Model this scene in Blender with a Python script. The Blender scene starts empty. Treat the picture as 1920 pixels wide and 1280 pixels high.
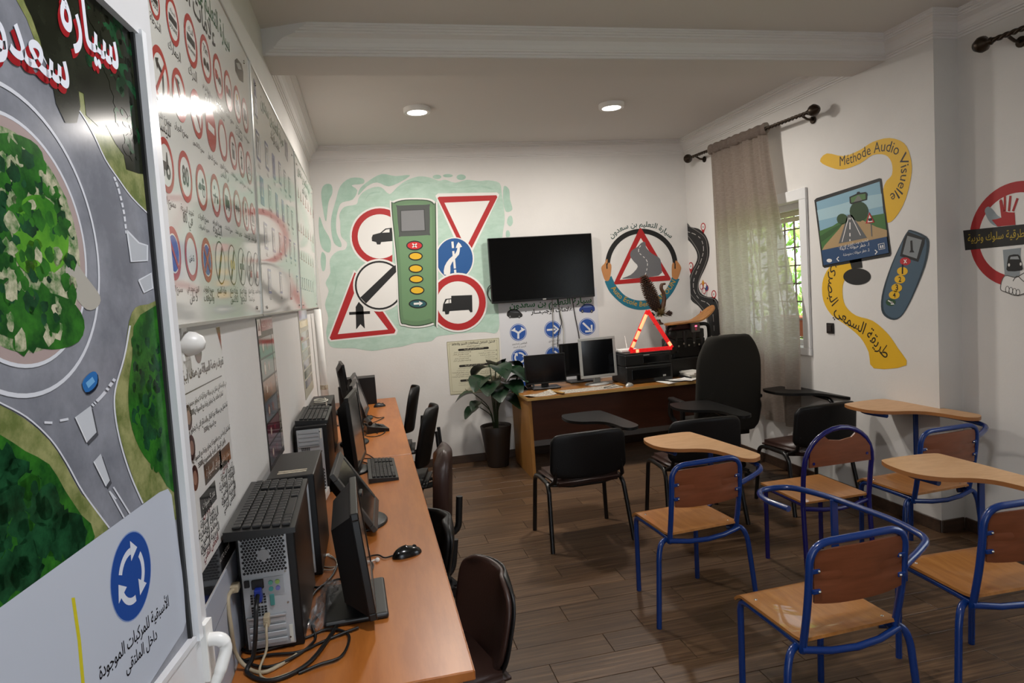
import bpy, bmesh, math, random
from mathutils import Vector, Matrix, Euler
random.seed(7)
PI = math.pi
scene = bpy.context.scene
COL = scene.collection

# ---------------------------------------------------------------- camera
FPX, YAW, PITCH, ROLL = 1228.24, .2126, -.0772, -.0685
CAM = Vector((.388, 0, 1.7083))
_f = Vector((math.sin(YAW)*math.cos(PITCH), math.cos(YAW)*math.cos(PITCH), math.sin(PITCH)))
_r = Vector((math.cos(YAW), -math.sin(YAW), 0))
_u = _r.cross(_f)
CR = _r*math.cos(ROLL) + _u*math.sin(ROLL)
CU = -_r*math.sin(ROLL) + _u*math.cos(ROLL)
CF = _f
cd = bpy.data.cameras.new('camera')
cd.sensor_width = 36; cd.lens = 36*FPX/1920; cd.clip_start = .05; cd.clip_end = 200
cam = bpy.data.objects.new('camera', cd); COL.objects.link(cam)
cam.matrix_world = Matrix(((CR.x, CU.x, -CF.x, CAM.x), (CR.y, CU.y, -CF.y, CAM.y), (CR.z, CU.z, -CF.z, CAM.z), (0, 0, 0, 1)))
scene.camera = cam

# ---------------------------------------------------------------- world, exposure
scene.view_settings.view_transform = 'Standard'; scene.view_settings.look = 'None'
scene.view_settings.gamma = 1; scene.view_settings.use_curve_mapping = False
scene.view_settings.exposure = 0.22
w = bpy.data.worlds.new('daylight'); scene.world = w; w.use_nodes = True
wn = w.node_tree.nodes; wn['Background'].inputs[0].default_value = (.86, .93, 1, 1); wn['Background'].inputs[1].default_value = 3.3
sun = bpy.data.lights.new('sun', 'SUN'); sun.energy = 22; sun.angle = .02; sun.color = (1, .95, .85)
so = bpy.data.objects.new('sun', sun); COL.objects.link(so); so.rotation_euler = Vector((.62, -.1, -.78)).to_track_quat('-Z', 'Y').to_euler()
LAMP_POWER = 34.0
LAMP_COLOR = (1, .94, .87)

# ---------------------------------------------------------------- helpers
def ray(x, y): return CF*FPX + CR*(x-960) + CU*(640-y)
def on(x, y, ax, v):
    d = ray(x, y); return CAM + d*((v-CAM[ax])/d[ax])

def lin(h):
    if isinstance(h, (tuple, list)): return (*h[:3], 1)
    h = h.lstrip('#'); c = [int(h[i:i+2], 16)/255 for i in (0, 2, 4)]
    return tuple(((v/12.92) if v <= .04045 else ((v+.055)/1.055)**2.4) for v in c) + (1,)

MATS = {}
def mat(name, col, rough=.5, metal=0, spec=.5, coat=0, emit=0, var=0, vscale=6, stretch=None, col2=None, bump=0, bscale=40, bstretch=None, alpha=1, ior=None):
    if name in MATS: return MATS[name]
    m = bpy.data.materials.new(name); m.use_nodes = True
    nt = m.node_tree; n = nt.nodes; b = n['Principled BSDF']
    c = lin(col)
    b.inputs['Base Color'].default_value = c; b.inputs['Roughness'].default_value = rough
    b.inputs['Metallic'].default_value = metal; b.inputs['Specular IOR Level'].default_value = spec
    b.inputs['Coat Weight'].default_value = coat
    b.inputs['Alpha'].default_value = alpha
    if ior: b.inputs['IOR'].default_value = ior
    if emit:
        b.inputs['Emission Color'].default_value = c; b.inputs['Emission Strength'].default_value = emit
    tc = None
    def coords(st):
        nonlocal tc
        if tc is None: tc = n.new('ShaderNodeTexCoord')
        mp = n.new('ShaderNodeMapping'); nt.links.new(tc.outputs['Object'], mp.inputs[0])
        if st: mp.inputs['Scale'].default_value = st
        return mp.outputs[0]
    if var or col2:
        nz = n.new('ShaderNodeTexNoise'); nz.inputs['Scale'].default_value = vscale; nz.inputs['Detail'].default_value = 6; nz.inputs['Roughness'].default_value = .65
        nt.links.new(coords(stretch), nz.inputs['Vector'])
        rp = n.new('ShaderNodeValToRGB'); nt.links.new(nz.outputs[0], rp.inputs[0])
        c2 = lin(col2) if col2 else tuple(x*(1-var) for x in c[:3]) + (1,)
        rp.color_ramp.elements[0].position = .38; rp.color_ramp.elements[0].color = c2
        rp.color_ramp.elements[1].position = .62; rp.color_ramp.elements[1].color = c
        nt.links.new(rp.outputs[0], b.inputs['Base Color'])
    if bump:
        nz = n.new('ShaderNodeTexNoise'); nz.inputs['Scale'].default_value = bscale; nz.inputs['Detail'].default_value = 4
        nt.links.new(coords(bstretch), nz.inputs['Vector'])
        bp = n.new('ShaderNodeBump'); bp.inputs['Strength'].default_value = bump; bp.inputs['Distance'].default_value = .01
        nt.links.new(nz.outputs[0], bp.inputs['Height']); nt.links.new(bp.outputs[0], b.inputs['Normal'])
    MATS[name] = m
    return m

XF = {}
def tag(o, label=None, cat=None, group=None, kind=None):
    if label: o['label'] = label
    if cat: o['category'] = cat
    if group: o['group'] = group
    if kind: o['kind'] = kind
    return o
def thing(name, label, cat, loc=(0, 0, 0), rz=0, group=None, kind=None):
    o = bpy.data.objects.new(name, None); COL.objects.link(o); o.empty_display_size = .1
    o.location = loc; o.rotation_euler = (0, 0, rz)
    XF[o.name] = Matrix.Translation(loc) @ Matrix.Rotation(rz, 4, 'Z')
    return tag(o, label, cat, group, kind)

def rotm(rx=0, ry=0, rz=0): return Euler((rx, ry, rz)).to_matrix().to_4x4()
def place(loc, rx=0, ry=0, rz=0): return Matrix.Translation(loc) @ rotm(rx, ry, rz)

def fillet(pts, r, n=5):
    pts = [Vector(p) for p in pts]; out = [pts[0]]
    for i in range(1, len(pts)-1):
        a, b, c = pts[i-1], pts[i], pts[i+1]
        rr = r[i-1] if isinstance(r, (list, tuple)) else r
        d1 = (a-b); d2 = (c-b); l = min(rr, d1.length*.49, d2.length*.49)
        p, q = b+d1.normalized()*l, b+d2.normalized()*l
        for k in range(n+1):
            t = k/n; out.append(p*(1-t)**2 + b*2*t*(1-t) + q*t*t)
    out.append(pts[-1]); return out
def spline(pts, n=6, closed=False):
    P = [Vector(p) for p in pts]; N = len(P); out = []
    rng = range(N) if closed else range(N-1)
    for i in rng:
        if closed: a, b, c, d = P[i-1], P[i], P[(i+1) % N], P[(i+2) % N]
        else: a, b, c, d = P[max(i-1, 0)], P[i], P[i+1], P[min(i+2, N-1)]
        for k in range(n):
            t = k/n
            out.append(.5*((2*b) + (c-a)*t + (2*a-5*b+4*c-d)*t*t + (-a+3*b-3*c+d)*t**3))
    if not closed: out.append(P[-1])
    return out

class MB:
    def __init__(s): s.v = []; s.f = []; s.m = []; s.s = []
    def add(s, vs, fs, mi=0, sm=False, M=None):
        o = len(s.v)
        s.v += [tuple(M @ Vector(v)) for v in vs] if M is not None else [tuple(v) for v in vs]
        for f in fs: s.f.append([i+o for i in f]); s.m.append(mi); s.s.append(sm)
        return s
    def bm(s, bm, mi=0, sm=False, M=None):
        bm.verts.index_update()
        s.add([v.co.copy() for v in bm.verts], [[v.index for v in f.verts] for f in bm.faces], mi, sm, M); bm.free(); return s
    def box(s, c, size, mi=0, M=None, bev=0, seg=2):
        bm = bmesh.new(); bmesh.ops.create_cube(bm, size=1)
        for v in bm.verts: v.co = Vector((v.co.x*size[0], v.co.y*size[1], v.co.z*size[2])) + Vector(c)
        if bev: bmesh.ops.bevel(bm, geom=list(bm.edges), offset=bev, segments=seg, affect='EDGES', profile=.5)
        return s.bm(bm, mi, False, M)
    def tube(s, path, r, seg=8, mi=0, M=None, cap=True, closed=False):
        P = [Vector(p) for p in path]; Q = [P[0]]
        for p in P[1:]:
            if (p-Q[-1]).length > 1e-5: Q.append(p)
        P = Q; n = len(P); vs = []; fs = []
        t0 = (P[1]-P[0]).normalized(); up = Vector((0, 0, 1)) if abs(t0.z) < .9 else Vector((1, 0, 0))
        nx = t0.cross(up).normalized()
        for i, p in enumerate(P):
            if closed: t = (P[(i+1) % n]-P[i-1]).normalized()
            else: t = (P[min(i+1, n-1)]-P[max(i-1, 0)]).normalized()
            nx = (nx - t*nx.dot(t)).normalized(); ny = t.cross(nx)
            rr = r[i*(len(r)-1)//max(n-1, 1)] if isinstance(r, (list, tuple)) else r
            for k in range(seg):
                a = 2*PI*k/seg; vs.append(p + nx*math.cos(a)*rr + ny*math.sin(a)*rr)
        for i in range(n if closed else n-1):
            j = (i+1) % n
            for k in range(seg): fs.append((i*seg+k, i*seg+(k+1) % seg, j*seg+(k+1) % seg, j*seg+k))
        s.add(vs, fs, mi, True, M)
        if cap and not closed:
            s.add(vs[:seg], [list(range(seg))[::-1]], mi, False, M); s.add(vs[-seg:], [list(range(seg))], mi, False, M)
        return s
    def lathe(s, prof, seg=20, mi=0, M=None, sm=True):
        vs = []; fs = []; n = len(prof)
        for (r, z) in prof:
            for k in range(seg): a = 2*PI*k/seg; vs.append((r*math.cos(a), r*math.sin(a), z))
        for i in range(n-1):
            for k in range(seg): fs.append((i*seg+k, i*seg+(k+1) % seg, (i+1)*seg+(k+1) % seg, (i+1)*seg+k))
        s.add(vs, fs, mi, sm, M)
        if prof[0][0] > 1e-4: s.add(vs[:seg], [list(range(seg))[::-1]], mi, False, M)
        if prof[-1][0] > 1e-4: s.add(vs[-seg:], [list(range(seg))], mi, False, M)
        return s
    def cyl(s, c, r, h, seg=16, mi=0, M=None, axis='z'):
        A = {'z': Matrix.Identity(4), 'x': rotm(0, PI/2, 0), 'y': rotm(-PI/2, 0, 0)}[axis]
        T = Matrix.Translation(c) @ A
        return s.lathe([(r, -h/2), (r, h/2)], seg, mi, T if M is None else M @ T)
    def prism(s, poly, z0, z1, mi=0, M=None, sm=False):
        n = len(poly); vs = [(p[0], p[1], z0) for p in poly] + [(p[0], p[1], z1) for p in poly]
        s.add(vs, [list(range(n))[::-1], list(range(n, 2*n))], mi, False, M)
        s.add(vs, [(i, (i+1) % n, n+(i+1) % n, n+i) for i in range(n)], mi, sm, M); return s
    def sweep(s, prof, path_a, path_b, mi=0):
        """profile points already 3-D offsets, swept from a to b"""
        n = len(prof); vs = [Vector(path_a)+Vector(p) for p in prof] + [Vector(path_b)+Vector(p) for p in prof]
        s.add(vs, [(i, i+1, n+i+1, n+i) for i in range(n-1)], mi, False); return s
    def grid(s, fn, nu, nv, mi=0, sm=True, M=None):
        vs = [fn(i/nu, j/nv) for j in range(nv+1) for i in range(nu+1)]
        fs = [(j*(nu+1)+i, j*(nu+1)+i+1, (j+1)*(nu+1)+i+1, (j+1)*(nu+1)+i) for j in range(nv) for i in range(nu)]
        return s.add(vs, fs, mi, sm, M)
    def shell(s, fn, nu, nv, th, mi=0, M=None, soft=False):
        """closed curved panel: fn gives the mid surface, th the thickness"""
        e = 1e-3
        def P(u, v): return Vector(fn(u, v))
        vs = []
        for sgn in (1, -1):
            for j in range(nv+1):
                for i in range(nu+1):
                    u, v = i/nu, j/nv; u0, u1, v0, v1 = max(u-e, 0), min(u+e, 1), max(v-e, 0), min(v+e, 1)
                    nn = (P(u1, v)-P(u0, v)).cross(P(u, v1)-P(u, v0)).normalized()
                    vs.append(P(u, v)+nn*sgn*th/2)
        k = (nu+1)*(nv+1); W = nu+1
        top = [(j*W+i, j*W+i+1, (j+1)*W+i+1, (j+1)*W+i) for j in range(nv) for i in range(nu)]
        faces = top + [tuple(x+k for x in f[::-1]) for f in top]
        bd = [i for i in range(nu)] + [j*W+nu for j in range(nv)] + [nv*W+i for i in range(nu, 0, -1)] + [j*W for j in range(nv, 0, -1)]
        rim = [(bd[i], bd[(i+1) % len(bd)], bd[(i+1) % len(bd)]+k, bd[i]+k)[::-1] for i in range(len(bd))]
        if soft: s.add(vs, faces+rim, mi, True, M); s.soft = True
        else: s.add(vs, faces, mi, True, M); s.add(vs, rim, mi, False, M)
        return s
    def mesh(s, name, mats):
        me = bpy.data.meshes.new(name); me.from_pydata([tuple(v) for v in s.v], [], s.f)
        for m in (mats if isinstance(mats, (list, tuple)) else [mats]): me.materials.append(m)
        me.polygons.foreach_set('material_index', s.m); me.polygons.foreach_set('use_smooth', s.s)
        me.update(); return me
    def build(s, name, mats, parent=None, world=False, loc=None):
        if world and parent is not None:
            I = XF[parent.name].inverted(); s.v = [tuple(I @ Vector(v)) for v in s.v]
        me = s.mesh(name, mats); o = bpy.data.objects.new(name, me); COL.objects.link(o)
        if parent is not None: o.parent = parent
        if getattr(s, 'soft', False): md = o.modifiers.new('soften', 'SUBSURF'); md.levels = 1; md.render_levels = 1
        if loc is not None: o.location = loc
        return o
def copy_tree(o, parent=None):
    c = o.copy(); COL.objects.link(c)
    if parent is not None: c.parent = parent
    for ch in list(o.children): copy_tree(ch, c)
    return c
def struct(o): o['kind'] = 'structure'; return o

# ---------------------------------------------------------------- room dimensions
WL, WR, WR2 = -.04, 3.81, 3.985        # left wall, right wall, set-back right wall
YB, YJ, YF = 6.53, 3.38, -1.3          # back wall, jog in the right wall, front wall
ZC, ZS, HC = 3.17, 3.03, 3.035         # ceiling, beam soffit, cornice bottom
m_wall = mat('white_painted_wall', '#d9d6d2', .75, var=.05, vscale=1.6, bump=.06, bscale=60)
m_ceil = mat('ceiling_paint', '#d2cec9', .85)
m_corn = mat('cornice_plaster', '#dedbd8', .6)
m_base = mat('wood_look_skirting', '#4a382c', .4, col2='#3a2b22', vscale=3, stretch=(1, 12, 12))
m_pvc = mat('white_pvc', '#dcdcdc', .3)
# floor planks: wood-look tiles laid along x
def plank_mat():
    m = bpy.data.materials.new('wood_look_tile'); m.use_nodes = True; nt = m.node_tree; n = nt.nodes; b = n['Principled BSDF']
    tc = n.new('ShaderNodeTexCoord'); oi = n.new('ShaderNodeObjectInfo')
    mp = n.new('ShaderNodeMapping'); nt.links.new(tc.outputs['Object'], mp.inputs[0]); mp.inputs['Scale'].default_value = (1.0, 34, 1)
    va = n.new('ShaderNodeVectorMath'); va.operation = 'ADD'; nt.links.new(mp.outputs[0], va.inputs[0])
    cm = n.new('ShaderNodeCombineXYZ'); ml = n.new('ShaderNodeMath'); ml.operation = 'MULTIPLY'; ml.inputs[1].default_value = 90
    nt.links.new(oi.outputs['Random'], ml.inputs[0]); nt.links.new(ml.outputs[0], cm.inputs[0]); nt.links.new(ml.outputs[0], cm.inputs[1]); nt.links.new(cm.outputs[0], va.inputs[1])
    nz = n.new('ShaderNodeTexNoise'); nz.inputs['Scale'].default_value = 1.6; nz.inputs['Detail'].default_value = 7; nz.inputs['Roughness'].default_value = .7
    nt.links.new(va.outputs[0], nz.inputs['Vector'])
    rp = n.new('ShaderNodeValToRGB'); nt.links.new(nz.outputs[0], rp.inputs[0]); e = rp.color_ramp.elements
    e[0].position = .3; e[0].color = lin('#38271a'); e[1].position = .72; e[1].color = lin('#7a5f45')
    x = e.new(.5); x.color = lin('#543e2b')
    hs = n.new('ShaderNodeHueSaturation'); nt.links.new(rp.outputs[0], hs.inputs['Color'])
    mr = n.new('ShaderNodeMapRange'); nt.links.new(oi.outputs['Random'], mr.inputs[0]); mr.inputs[3].default_value = .82; mr.inputs[4].default_value = 1.15
    nt.links.new(mr.outputs[0], hs.inputs['Value']); nt.links.new(hs.outputs[0], b.inputs['Base Color'])
    b.inputs['Roughness'].default_value = .38; b.inputs['Specular IOR Level'].default_value = .4
    bp = n.new('ShaderNodeBump'); bp.inputs['Strength'].default_value = .25; bp.inputs['Distance'].default_value = .004
    nt.links.new(nz.outputs[0], bp.inputs['Height']); nt.links.new(bp.outputs[0], b.inputs['Normal'])
    return m
m_plank = plank_mat()
m_grout = mat('floor_grout', '#4d3d2e', .8)
fb = MB(); fb.box(((WL+WR2)/2, (YF+YB)/2, -.03), (WR2-WL+.4, YB-YF+.4, .05)); floor = struct(fb.build('floor', m_grout))
PL, PW = .65, .17
pm = {}
def plank_mesh(l, wd):
    k = (round(l, 2), round(wd, 3))
    if k not in pm: pm[k] = MB().box((0, 0, 0), (l-.003, wd-.003, .008), bev=.0012, seg=1).mesh('plank', m_plank)
    return pm[k]
row = 0; y = .58
rnd = random.Random(3)
while y < YB:
    wd = min(PW, YB-y); xe = WR2 if y < YJ else WR
    x = WL - (0, .42, .2, .53, .31)[row % 5]
    while x < xe:
        a, b_ = max(x, WL), min(x+PL, xe)
        # beyond the camera's right-hand edge of view nothing is laid
        if b_-a > .04 and a < CAM.x + y*1.25 + .3:
            o = bpy.data.objects.new('plank', plank_mesh(b_-a, wd)); COL.objects.link(o); o.parent = floor
            o.location = ((a+b_)/2, y+wd/2, -.004)
        x += PL
    y += PW; row += 1
fb = MB(); fb.box(((WL+WR2)/2, (YF+.58)/2, -.004), (WR2-WL, .58-YF, .008)); fb.build('plain_floor_strip', m_plank, floor)

def wallbox(name, x0, x1, y0, y1, z0=0, z1=ZC, m=None):
    return struct(MB().box(((x0+x1)/2, (y0+y1)/2, (z0+z1)/2), (x1-x0, y1-y0, z1-z0)).build(name, m or m_wall))
wallbox('wall_left', WL-.15, WL, YF, YB+.15)
wallbox('wall_back', WL, WR+.2, YB, YB+.15)
fw = MB()      # front wall behind the camera, 
for (x0, x1, z0, z1) in ((WL, .02, 0, ZC), (.9, WR2+.2, 0, ZC), (.02, .9, 2.15, ZC)): fw.box(((x0+x1)/2, YF-.075, (z0+z1)/2), (x1-x0, .15, z1-z0))
struct(fw.build('wall_front', m_wall))
# right wall with the window opening (y 4.64-5.80, z 1.09-2.27)
WY0, WY1, WZ0, WZ1 = 4.645, 5.76, 1.09, 2.27
wb = MB()
for (y0, y1, z0, z1) in ((YJ, WY0, 0, ZC), (WY1, YB, 0, ZC), (WY0, WY1, 0, WZ0), (WY0, WY1, WZ1, ZC)):
    wb.box((WR+.11, (y0+y1)/2, (z0+z1)/2), (.22, y1-y0, z1-z0))
struct(wb.build('wall_right', m_wall))
V0, V1, V2, V3 = .9, 2.4, 1.0, 2.3      # second window, outside the picture, under the bare rod
wb = MB()
for (y0, y1, z0, z1) in ((YF, V0, 0, ZC), (V1, YJ, 0, ZC), (V0, V1, 0, V2), (V0, V1, V3, ZC)): wb.box((WR2+.1, (y0+y1)/2, (z0+z1)/2), (.2, y1-y0, z1-z0))
struct(wb.build('wall_right_front', m_wall))
wb = MB()
for (y0, y1, z0, z1) in ((V0, V1, V3-.05, V3), (V0, V1, V2, V2+.05), (V0, V0+.05, V2, V3), (V1-.05, V1, V2, V3), (1.62, 1.68, V2, V3)): wb.box((WR2+.1, (y0+y1)/2, (z0+z1)/2), (.05, y1-y0, z1-z0))
struct(wb.build('window_2', m_pvc))
struct(MB().box(((WL+WR2)/2, (YF+YB)/2, ZC+.05), (WR2-WL+.3, YB-YF+.3, .1)).build('ceiling', m_ceil))
# beam with cornice on the front face
YS0, YS1 = 3.75, 4.05
struct(MB().box(((WL+WR)/2, (YS0+YS1)/2, (ZS+ZC)/2), (WR-WL, YS1-YS0, ZC-ZS)).build('ceiling_beam', m_ceil))
# cornice profile (out from the wall, height): three lips, cove, three lips
CP = [(0, 0), (.006, 0), (.006, .012), (.016, .014), (.016, .024), (.026, .026), (.026, .036), (.03, .04), (.036, .058), (.05, .078), (.072, .09), (.078, .092), (.078, .102), (.088, .104), (.088, .114), (.098, .116), (.098, .124), (.104, .126), (.104, .137)]
def cornice(name, a, b, out, ma=0, mb_=0):
    """a,b bottom points on the wall; out = unit vector into the room; ma/mb_ = how far the far lip is shortened (mitre) at each end"""
    a, b, out = Vector(a), Vector(b), Vector(out); t = (b-a).normalized()
    va = [a + out*o + Vector((0, 0, h)) + t*o*ma for o, h in CP]; vb = [b + out*o + Vector((0, 0, h)) - t*o*mb_ for o, h in CP]
    n = len(CP); mbd = MB(); mbd.add(va+vb, [(i, i+1, n+i+1, n+i) for i in range(n-1)])
    top_a, top_b = a+Vector((0, 0, CP[-1][1])), b+Vector((0, 0, CP[-1][1]))
    mbd.add(va+[top_a], [list(range(n+1))]); mbd.add(vb+[top_b], [list(range(n+1))[::-1]])
    return struct(mbd.build(name, m_corn))
zc = ZC-.137
cornice('trim_1', (WL, YS0, zc), (WR, YS0, zc), (0, -1, 0), ma=2.3, mb_=1)
cornice('trim_2', (WL, YB, zc), (WR, YB, zc), (0, -1, 0), 1, 1)
cornice('trim_3', (WL, YS1, zc), (WL, YB, zc), (1, 0, 0), 0, 1)
cornice('trim_4', (WR, YB, zc), (WR, YS1, zc), (-1, 0, 0), 1, 0)
cornice('trim_5', (WR, YS0, zc), (WR, YJ, zc), (-1, 0, 0), 1, -1)
cornice('trim_6', (WR, YJ, zc), (WR2, YJ, zc), (0, -1, 0), -1, 1)
cornice('trim_7', (WR2, YJ, zc), (WR2, YF, zc), (-1, 0, 0), 1, 1)
# skirting
def skirt(name, a, b, th):
    a, b = Vector(a), Vector(b); c = (a+b)/2; d = b-a
    return struct(MB().box((c.x+th[0]/2, c.y+th[1]/2, .04), (abs(d.x)+abs(th[0]), abs(d.y)+abs(th[1]), .08), bev=.002, seg=1).build(name, m_base))
skirt('baseboard_back', (WL, YB, 0), (WR, YB, 0), (0, -.012))
skirt('baseboard_right', (WR, YJ, 0), (WR, YB-.012, 0), (-.012, 0))
skirt('baseboard_jog', (WR, YJ, 0), (WR2-.012, YJ, 0), (0, -.012))
skirt('baseboard_right_front', (WR2, YF, 0), (WR2, YJ-.012, 0), (-.012, 0))
skirt('baseboard_left', (WL, YF, 0), (WL, YB-.012, 0), (.012, 0))

# ---------------------------------------------------------------- downlights
m_led = mat('led_diffuser', (1, .95, .88), .5); 
def led_mat():
    m = bpy.data.materials.new('led_panel_glow'); m.use_nodes = True; nt = m.node_tree; b = nt.nodes['Principled BSDF']
    b.inputs['Base Color'].default_value = (.9, .9, .9, 1); b.inputs['Emission Color'].default_value = (1, .95, .88, 1); b.inputs['Emission Strength'].default_value = 6
    return m
m_glow = led_mat(); m_rim = mat('lamp_rim', '#e8e6e2', .4)
def downlight(x, y, label, k=1.0, col=LAMP_COLOR):
    t = thing('ceiling_downlight', label, 'ceiling light', (x, y, ZC), 0, 'round surface downlights')
    MB().lathe([(.094, -.034), (.1, -.036), (.105, -.03), (.105, 0)], 32).build('rim', m_rim, t)
    MB().lathe([(0, -.0345), (.06, -.0345), (.094, -.0335)], 32).build('diffuser', m_glow, t)
    l = bpy.data.lights.new('downlight_lamp', 'AREA'); l.shape = 'DISK'; l.size = .19; l.energy = LAMP_POWER*k; l.color = col
    lo = bpy.data.objects.new('downlight_lamp', l); COL.objects.link(lo); lo.parent = t; lo.location = (0, 0, -.037)
downlight(.89, 5.24, 'round white ceiling light nearer the left wall of boards')
downlight(2.466, 5.16, 'round white ceiling light nearer the curtained window')
downlight(.95, .95, 'added unseen ceiling light above the open door with the poster', .85, (.97, .97, 1))  # unseen lamp added to brighten the front of the room

# ---------------------------------------------------------------- window, garden, curtain, rods, switch
m_brz = mat('dark_bronze', '#3a3027', .35, metal=.8)
m_iron = mat('painted_iron_grille', '#5a4038', .5)
win = MB()
cx = WR
for (y0, y1, z0, z1) in ((WY0-.085, WY1+.085, WZ1, WZ1+.085), (WY0-.085, WY1+.085, WZ0-.06, WZ0), (WY0-.085, WY0, WZ0, WZ1), (WY1, WY1+.085, WZ0, WZ1)):
    win.box((cx-.011, (y0+y1)/2, (z0+z1)/2), (.022, y1-y0, z1-z0), bev=.004)
window = struct(win.build('window_1', m_pvc))
wf = MB()
for (y0, y1, z0, z1) in ((WY0, WY1, WZ1-.05, WZ1), (WY0, WY1, WZ0, WZ0+.045), (WY0, WY0+.03, WZ0+.045, WZ1-.05), (WY1-.03, WY1, WZ0+.045, WZ1-.05), (5.2, 5.26, WZ0+.045, WZ1-.05)):
    wf.box((cx+.12, (y0+y1)/2, (z0+z1)/2), (.05, y1-y0, z1-z0), bev=.003, seg=1)
wf.build('window_frame', m_pvc, window)
def pane_mat():
    m = bpy.data.materials.new('window_glass'); m.use_nodes = True; nt = m.node_tree; n = nt.nodes; n.remove(n['Principled BSDF'])
    t = n.new('ShaderNodeBsdfTransparent'); t.inputs[0].default_value = (.95, .98, .97, 1); g = n.new('ShaderNodeBsdfGlossy'); g.inputs['Roughness'].default_value = .02
    mx = n.new('ShaderNodeMixShader'); mx.inputs[0].default_value = .07
    nt.links.new(t.outputs[0], mx.inputs[1]); nt.links.new(g.outputs[0], mx.inputs[2]); nt.links.new(mx.outputs[0], n['Material Output'].inputs[0])
    return m
m_pane = pane_mat()
MB().add([(cx+.125, 5.26, 1.135), (cx+.125, 5.73, 1.135), (cx+.125, 5.73, 2.22), (cx+.125, 5.26, 2.22)], [(0, 1, 2, 3)]).build('window_pane', m_pane, window)
MB().add([(cx+.115, 4.675, 1.135), (cx+.115, 5.2, 1.135), (cx+.115, 5.2, 2.22), (cx+.115, 4.675, 2.22)], [(0, 1, 2, 3)]).build('window_pane', m_pane, window)
m_shut = mat('roller_shutter', '#d8cfae', .5)
for k in range(3):
    MB().box((cx+.17, (WY0+WY1)/2, WZ1-.03-.045*k), (.014, WY1-WY0, .042), bev=.005).build('shutter_slat', m_shut, window)
gr = thing('window_grille', 'rust brown iron grille with a square grid outside the window', 'grille', (cx+.24, (WY0+WY1)/2, WZ0))
for k in range(9):
    yy = WY0+.03+k*(WY1-WY0-.06)/8
    MB().box((cx+.24, yy, (WZ0+WZ1)/2), (.012, .012, WZ1-WZ0)).build('bar', m_iron, gr, True)
for k in range(8):
    zz = WZ0+.04+k*(WZ1-WZ0-.08)/7
    MB().box((cx+.245, (WY0+WY1)/2, zz), (.008, WY1-WY0, .012)).build('crossbar', m_iron, gr, True)
# planter outside and garden
m_terra = mat('orange_planter', '#c4653a', .7); m_soil = mat('garden_ground', '#7d8a55', .9)
pt = thing('window_planter', 'long orange planter box outside the window below the grille', 'planter', (cx+.43, 5.2, WZ0-.02))
MB().prism([(-.07, -.5), (.07, -.5), (.07, .5), (-.07, .5)], .05, .2).build('trough', m_terra, pt)
MB().box((0, 0, .21), (.18, 1.04, .03), bev=.004).build('lip', m_terra, pt)
for s in (-.45, .45): MB().box((0, s, .025), (.1, .04, .05)).build('foot', m_terra, pt)
struct(MB().box((cx+.33, 5.2, WZ0-.05), (.42, 1.4, .06)).build('window_ledge', mat('ledge_concrete', '#b9b2a6', .8)))
struct(MB().box((cx+5, 5, .2), (9.4, 14, .1)).build('garden_ground', m_soil))
m_leaf = mat('hedge_leaf', '#9dbb5a', .5, col2='#5f8a34', vscale=2.5)
rl = random.Random(5); hb = MB()
for k in range(5200):
    c = Vector((cx+1.9+rl.gauss(0, .3), rl.uniform(3.2, 12), rl.uniform(.3, 3.6)))
    R_ = Euler((rl.uniform(0, 6), rl.uniform(0, 6), rl.uniform(0, 6))).to_matrix(); s = rl.uniform(.05, .1)
    hb.add([c+R_ @ Vector(p)*s for p in ((-1, 0, 0), (0, -.42, .08), (1, 0, 0), (0, .42, .08))], [(0, 1, 2, 3)])
hedge = tag(hb.build('garden_hedge', m_leaf), 'sunlit green garden foliage seen through the window grille', 'hedge', kind='stuff')
# curtain
def curtain_mat():
    m = bpy.data.materials.new('sheer_taupe_fabric'); m.use_nodes = True; nt = m.node_tree; n = nt.nodes; n.remove(n['Principled BSDF'])
    tc = n.new('ShaderNodeTexCoord'); mp = n.new('ShaderNodeMapping'); mp.inputs['Scale'].default_value = (30, 30, 260); nt.links.new(tc.outputs['Object'], mp.inputs[0])
    nz = n.new('ShaderNodeTexNoise'); nz.inputs['Scale'].default_value = 1; nz.inputs['Detail'].default_value = 3; nt.links.new(mp.outputs[0], nz.inputs['Vector'])
    def ramp(c0, c1):
        rp = n.new('ShaderNodeValToRGB'); nt.links.new(nz.outputs[0], rp.inputs[0]); e = rp.color_ramp.elements
        e[0].position = .3; e[0].color = lin(c0); e[1].position = .7; e[1].color = lin(c1); return rp.outputs[0]
    d = n.new('ShaderNodeBsdfDiffuse'); t = n.new('ShaderNodeBsdfTranslucent'); tr = n.new('ShaderNodeBsdfTransparent'); tr.inputs[0].default_value = (.92, .88, .84, 1)
    nt.links.new(ramp('#6c605a', '#7d716a'), d.inputs[0]); nt.links.new(ramp('#d6cdbf', '#efe8dc'), t.inputs[0])
    m1 = n.new('ShaderNodeMixShader'); m1.inputs[0].default_value = .36; m2 = n.new('ShaderNodeMixShader'); m2.inputs[0].default_value = .05
    nt.links.new(d.outputs[0], m1.inputs[1]); nt.links.new(t.outputs[0], m1.inputs[2]); nt.links.new(m1.outputs[0], m2.inputs[1]); nt.links.new(tr.outputs[0], m2.inputs[2])
    nt.links.new(m2.outputs[0], n['Material Output'].inputs[0]); return m
def rodz(y): return 2.875+(y-4.36)/1.84*.05
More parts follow.
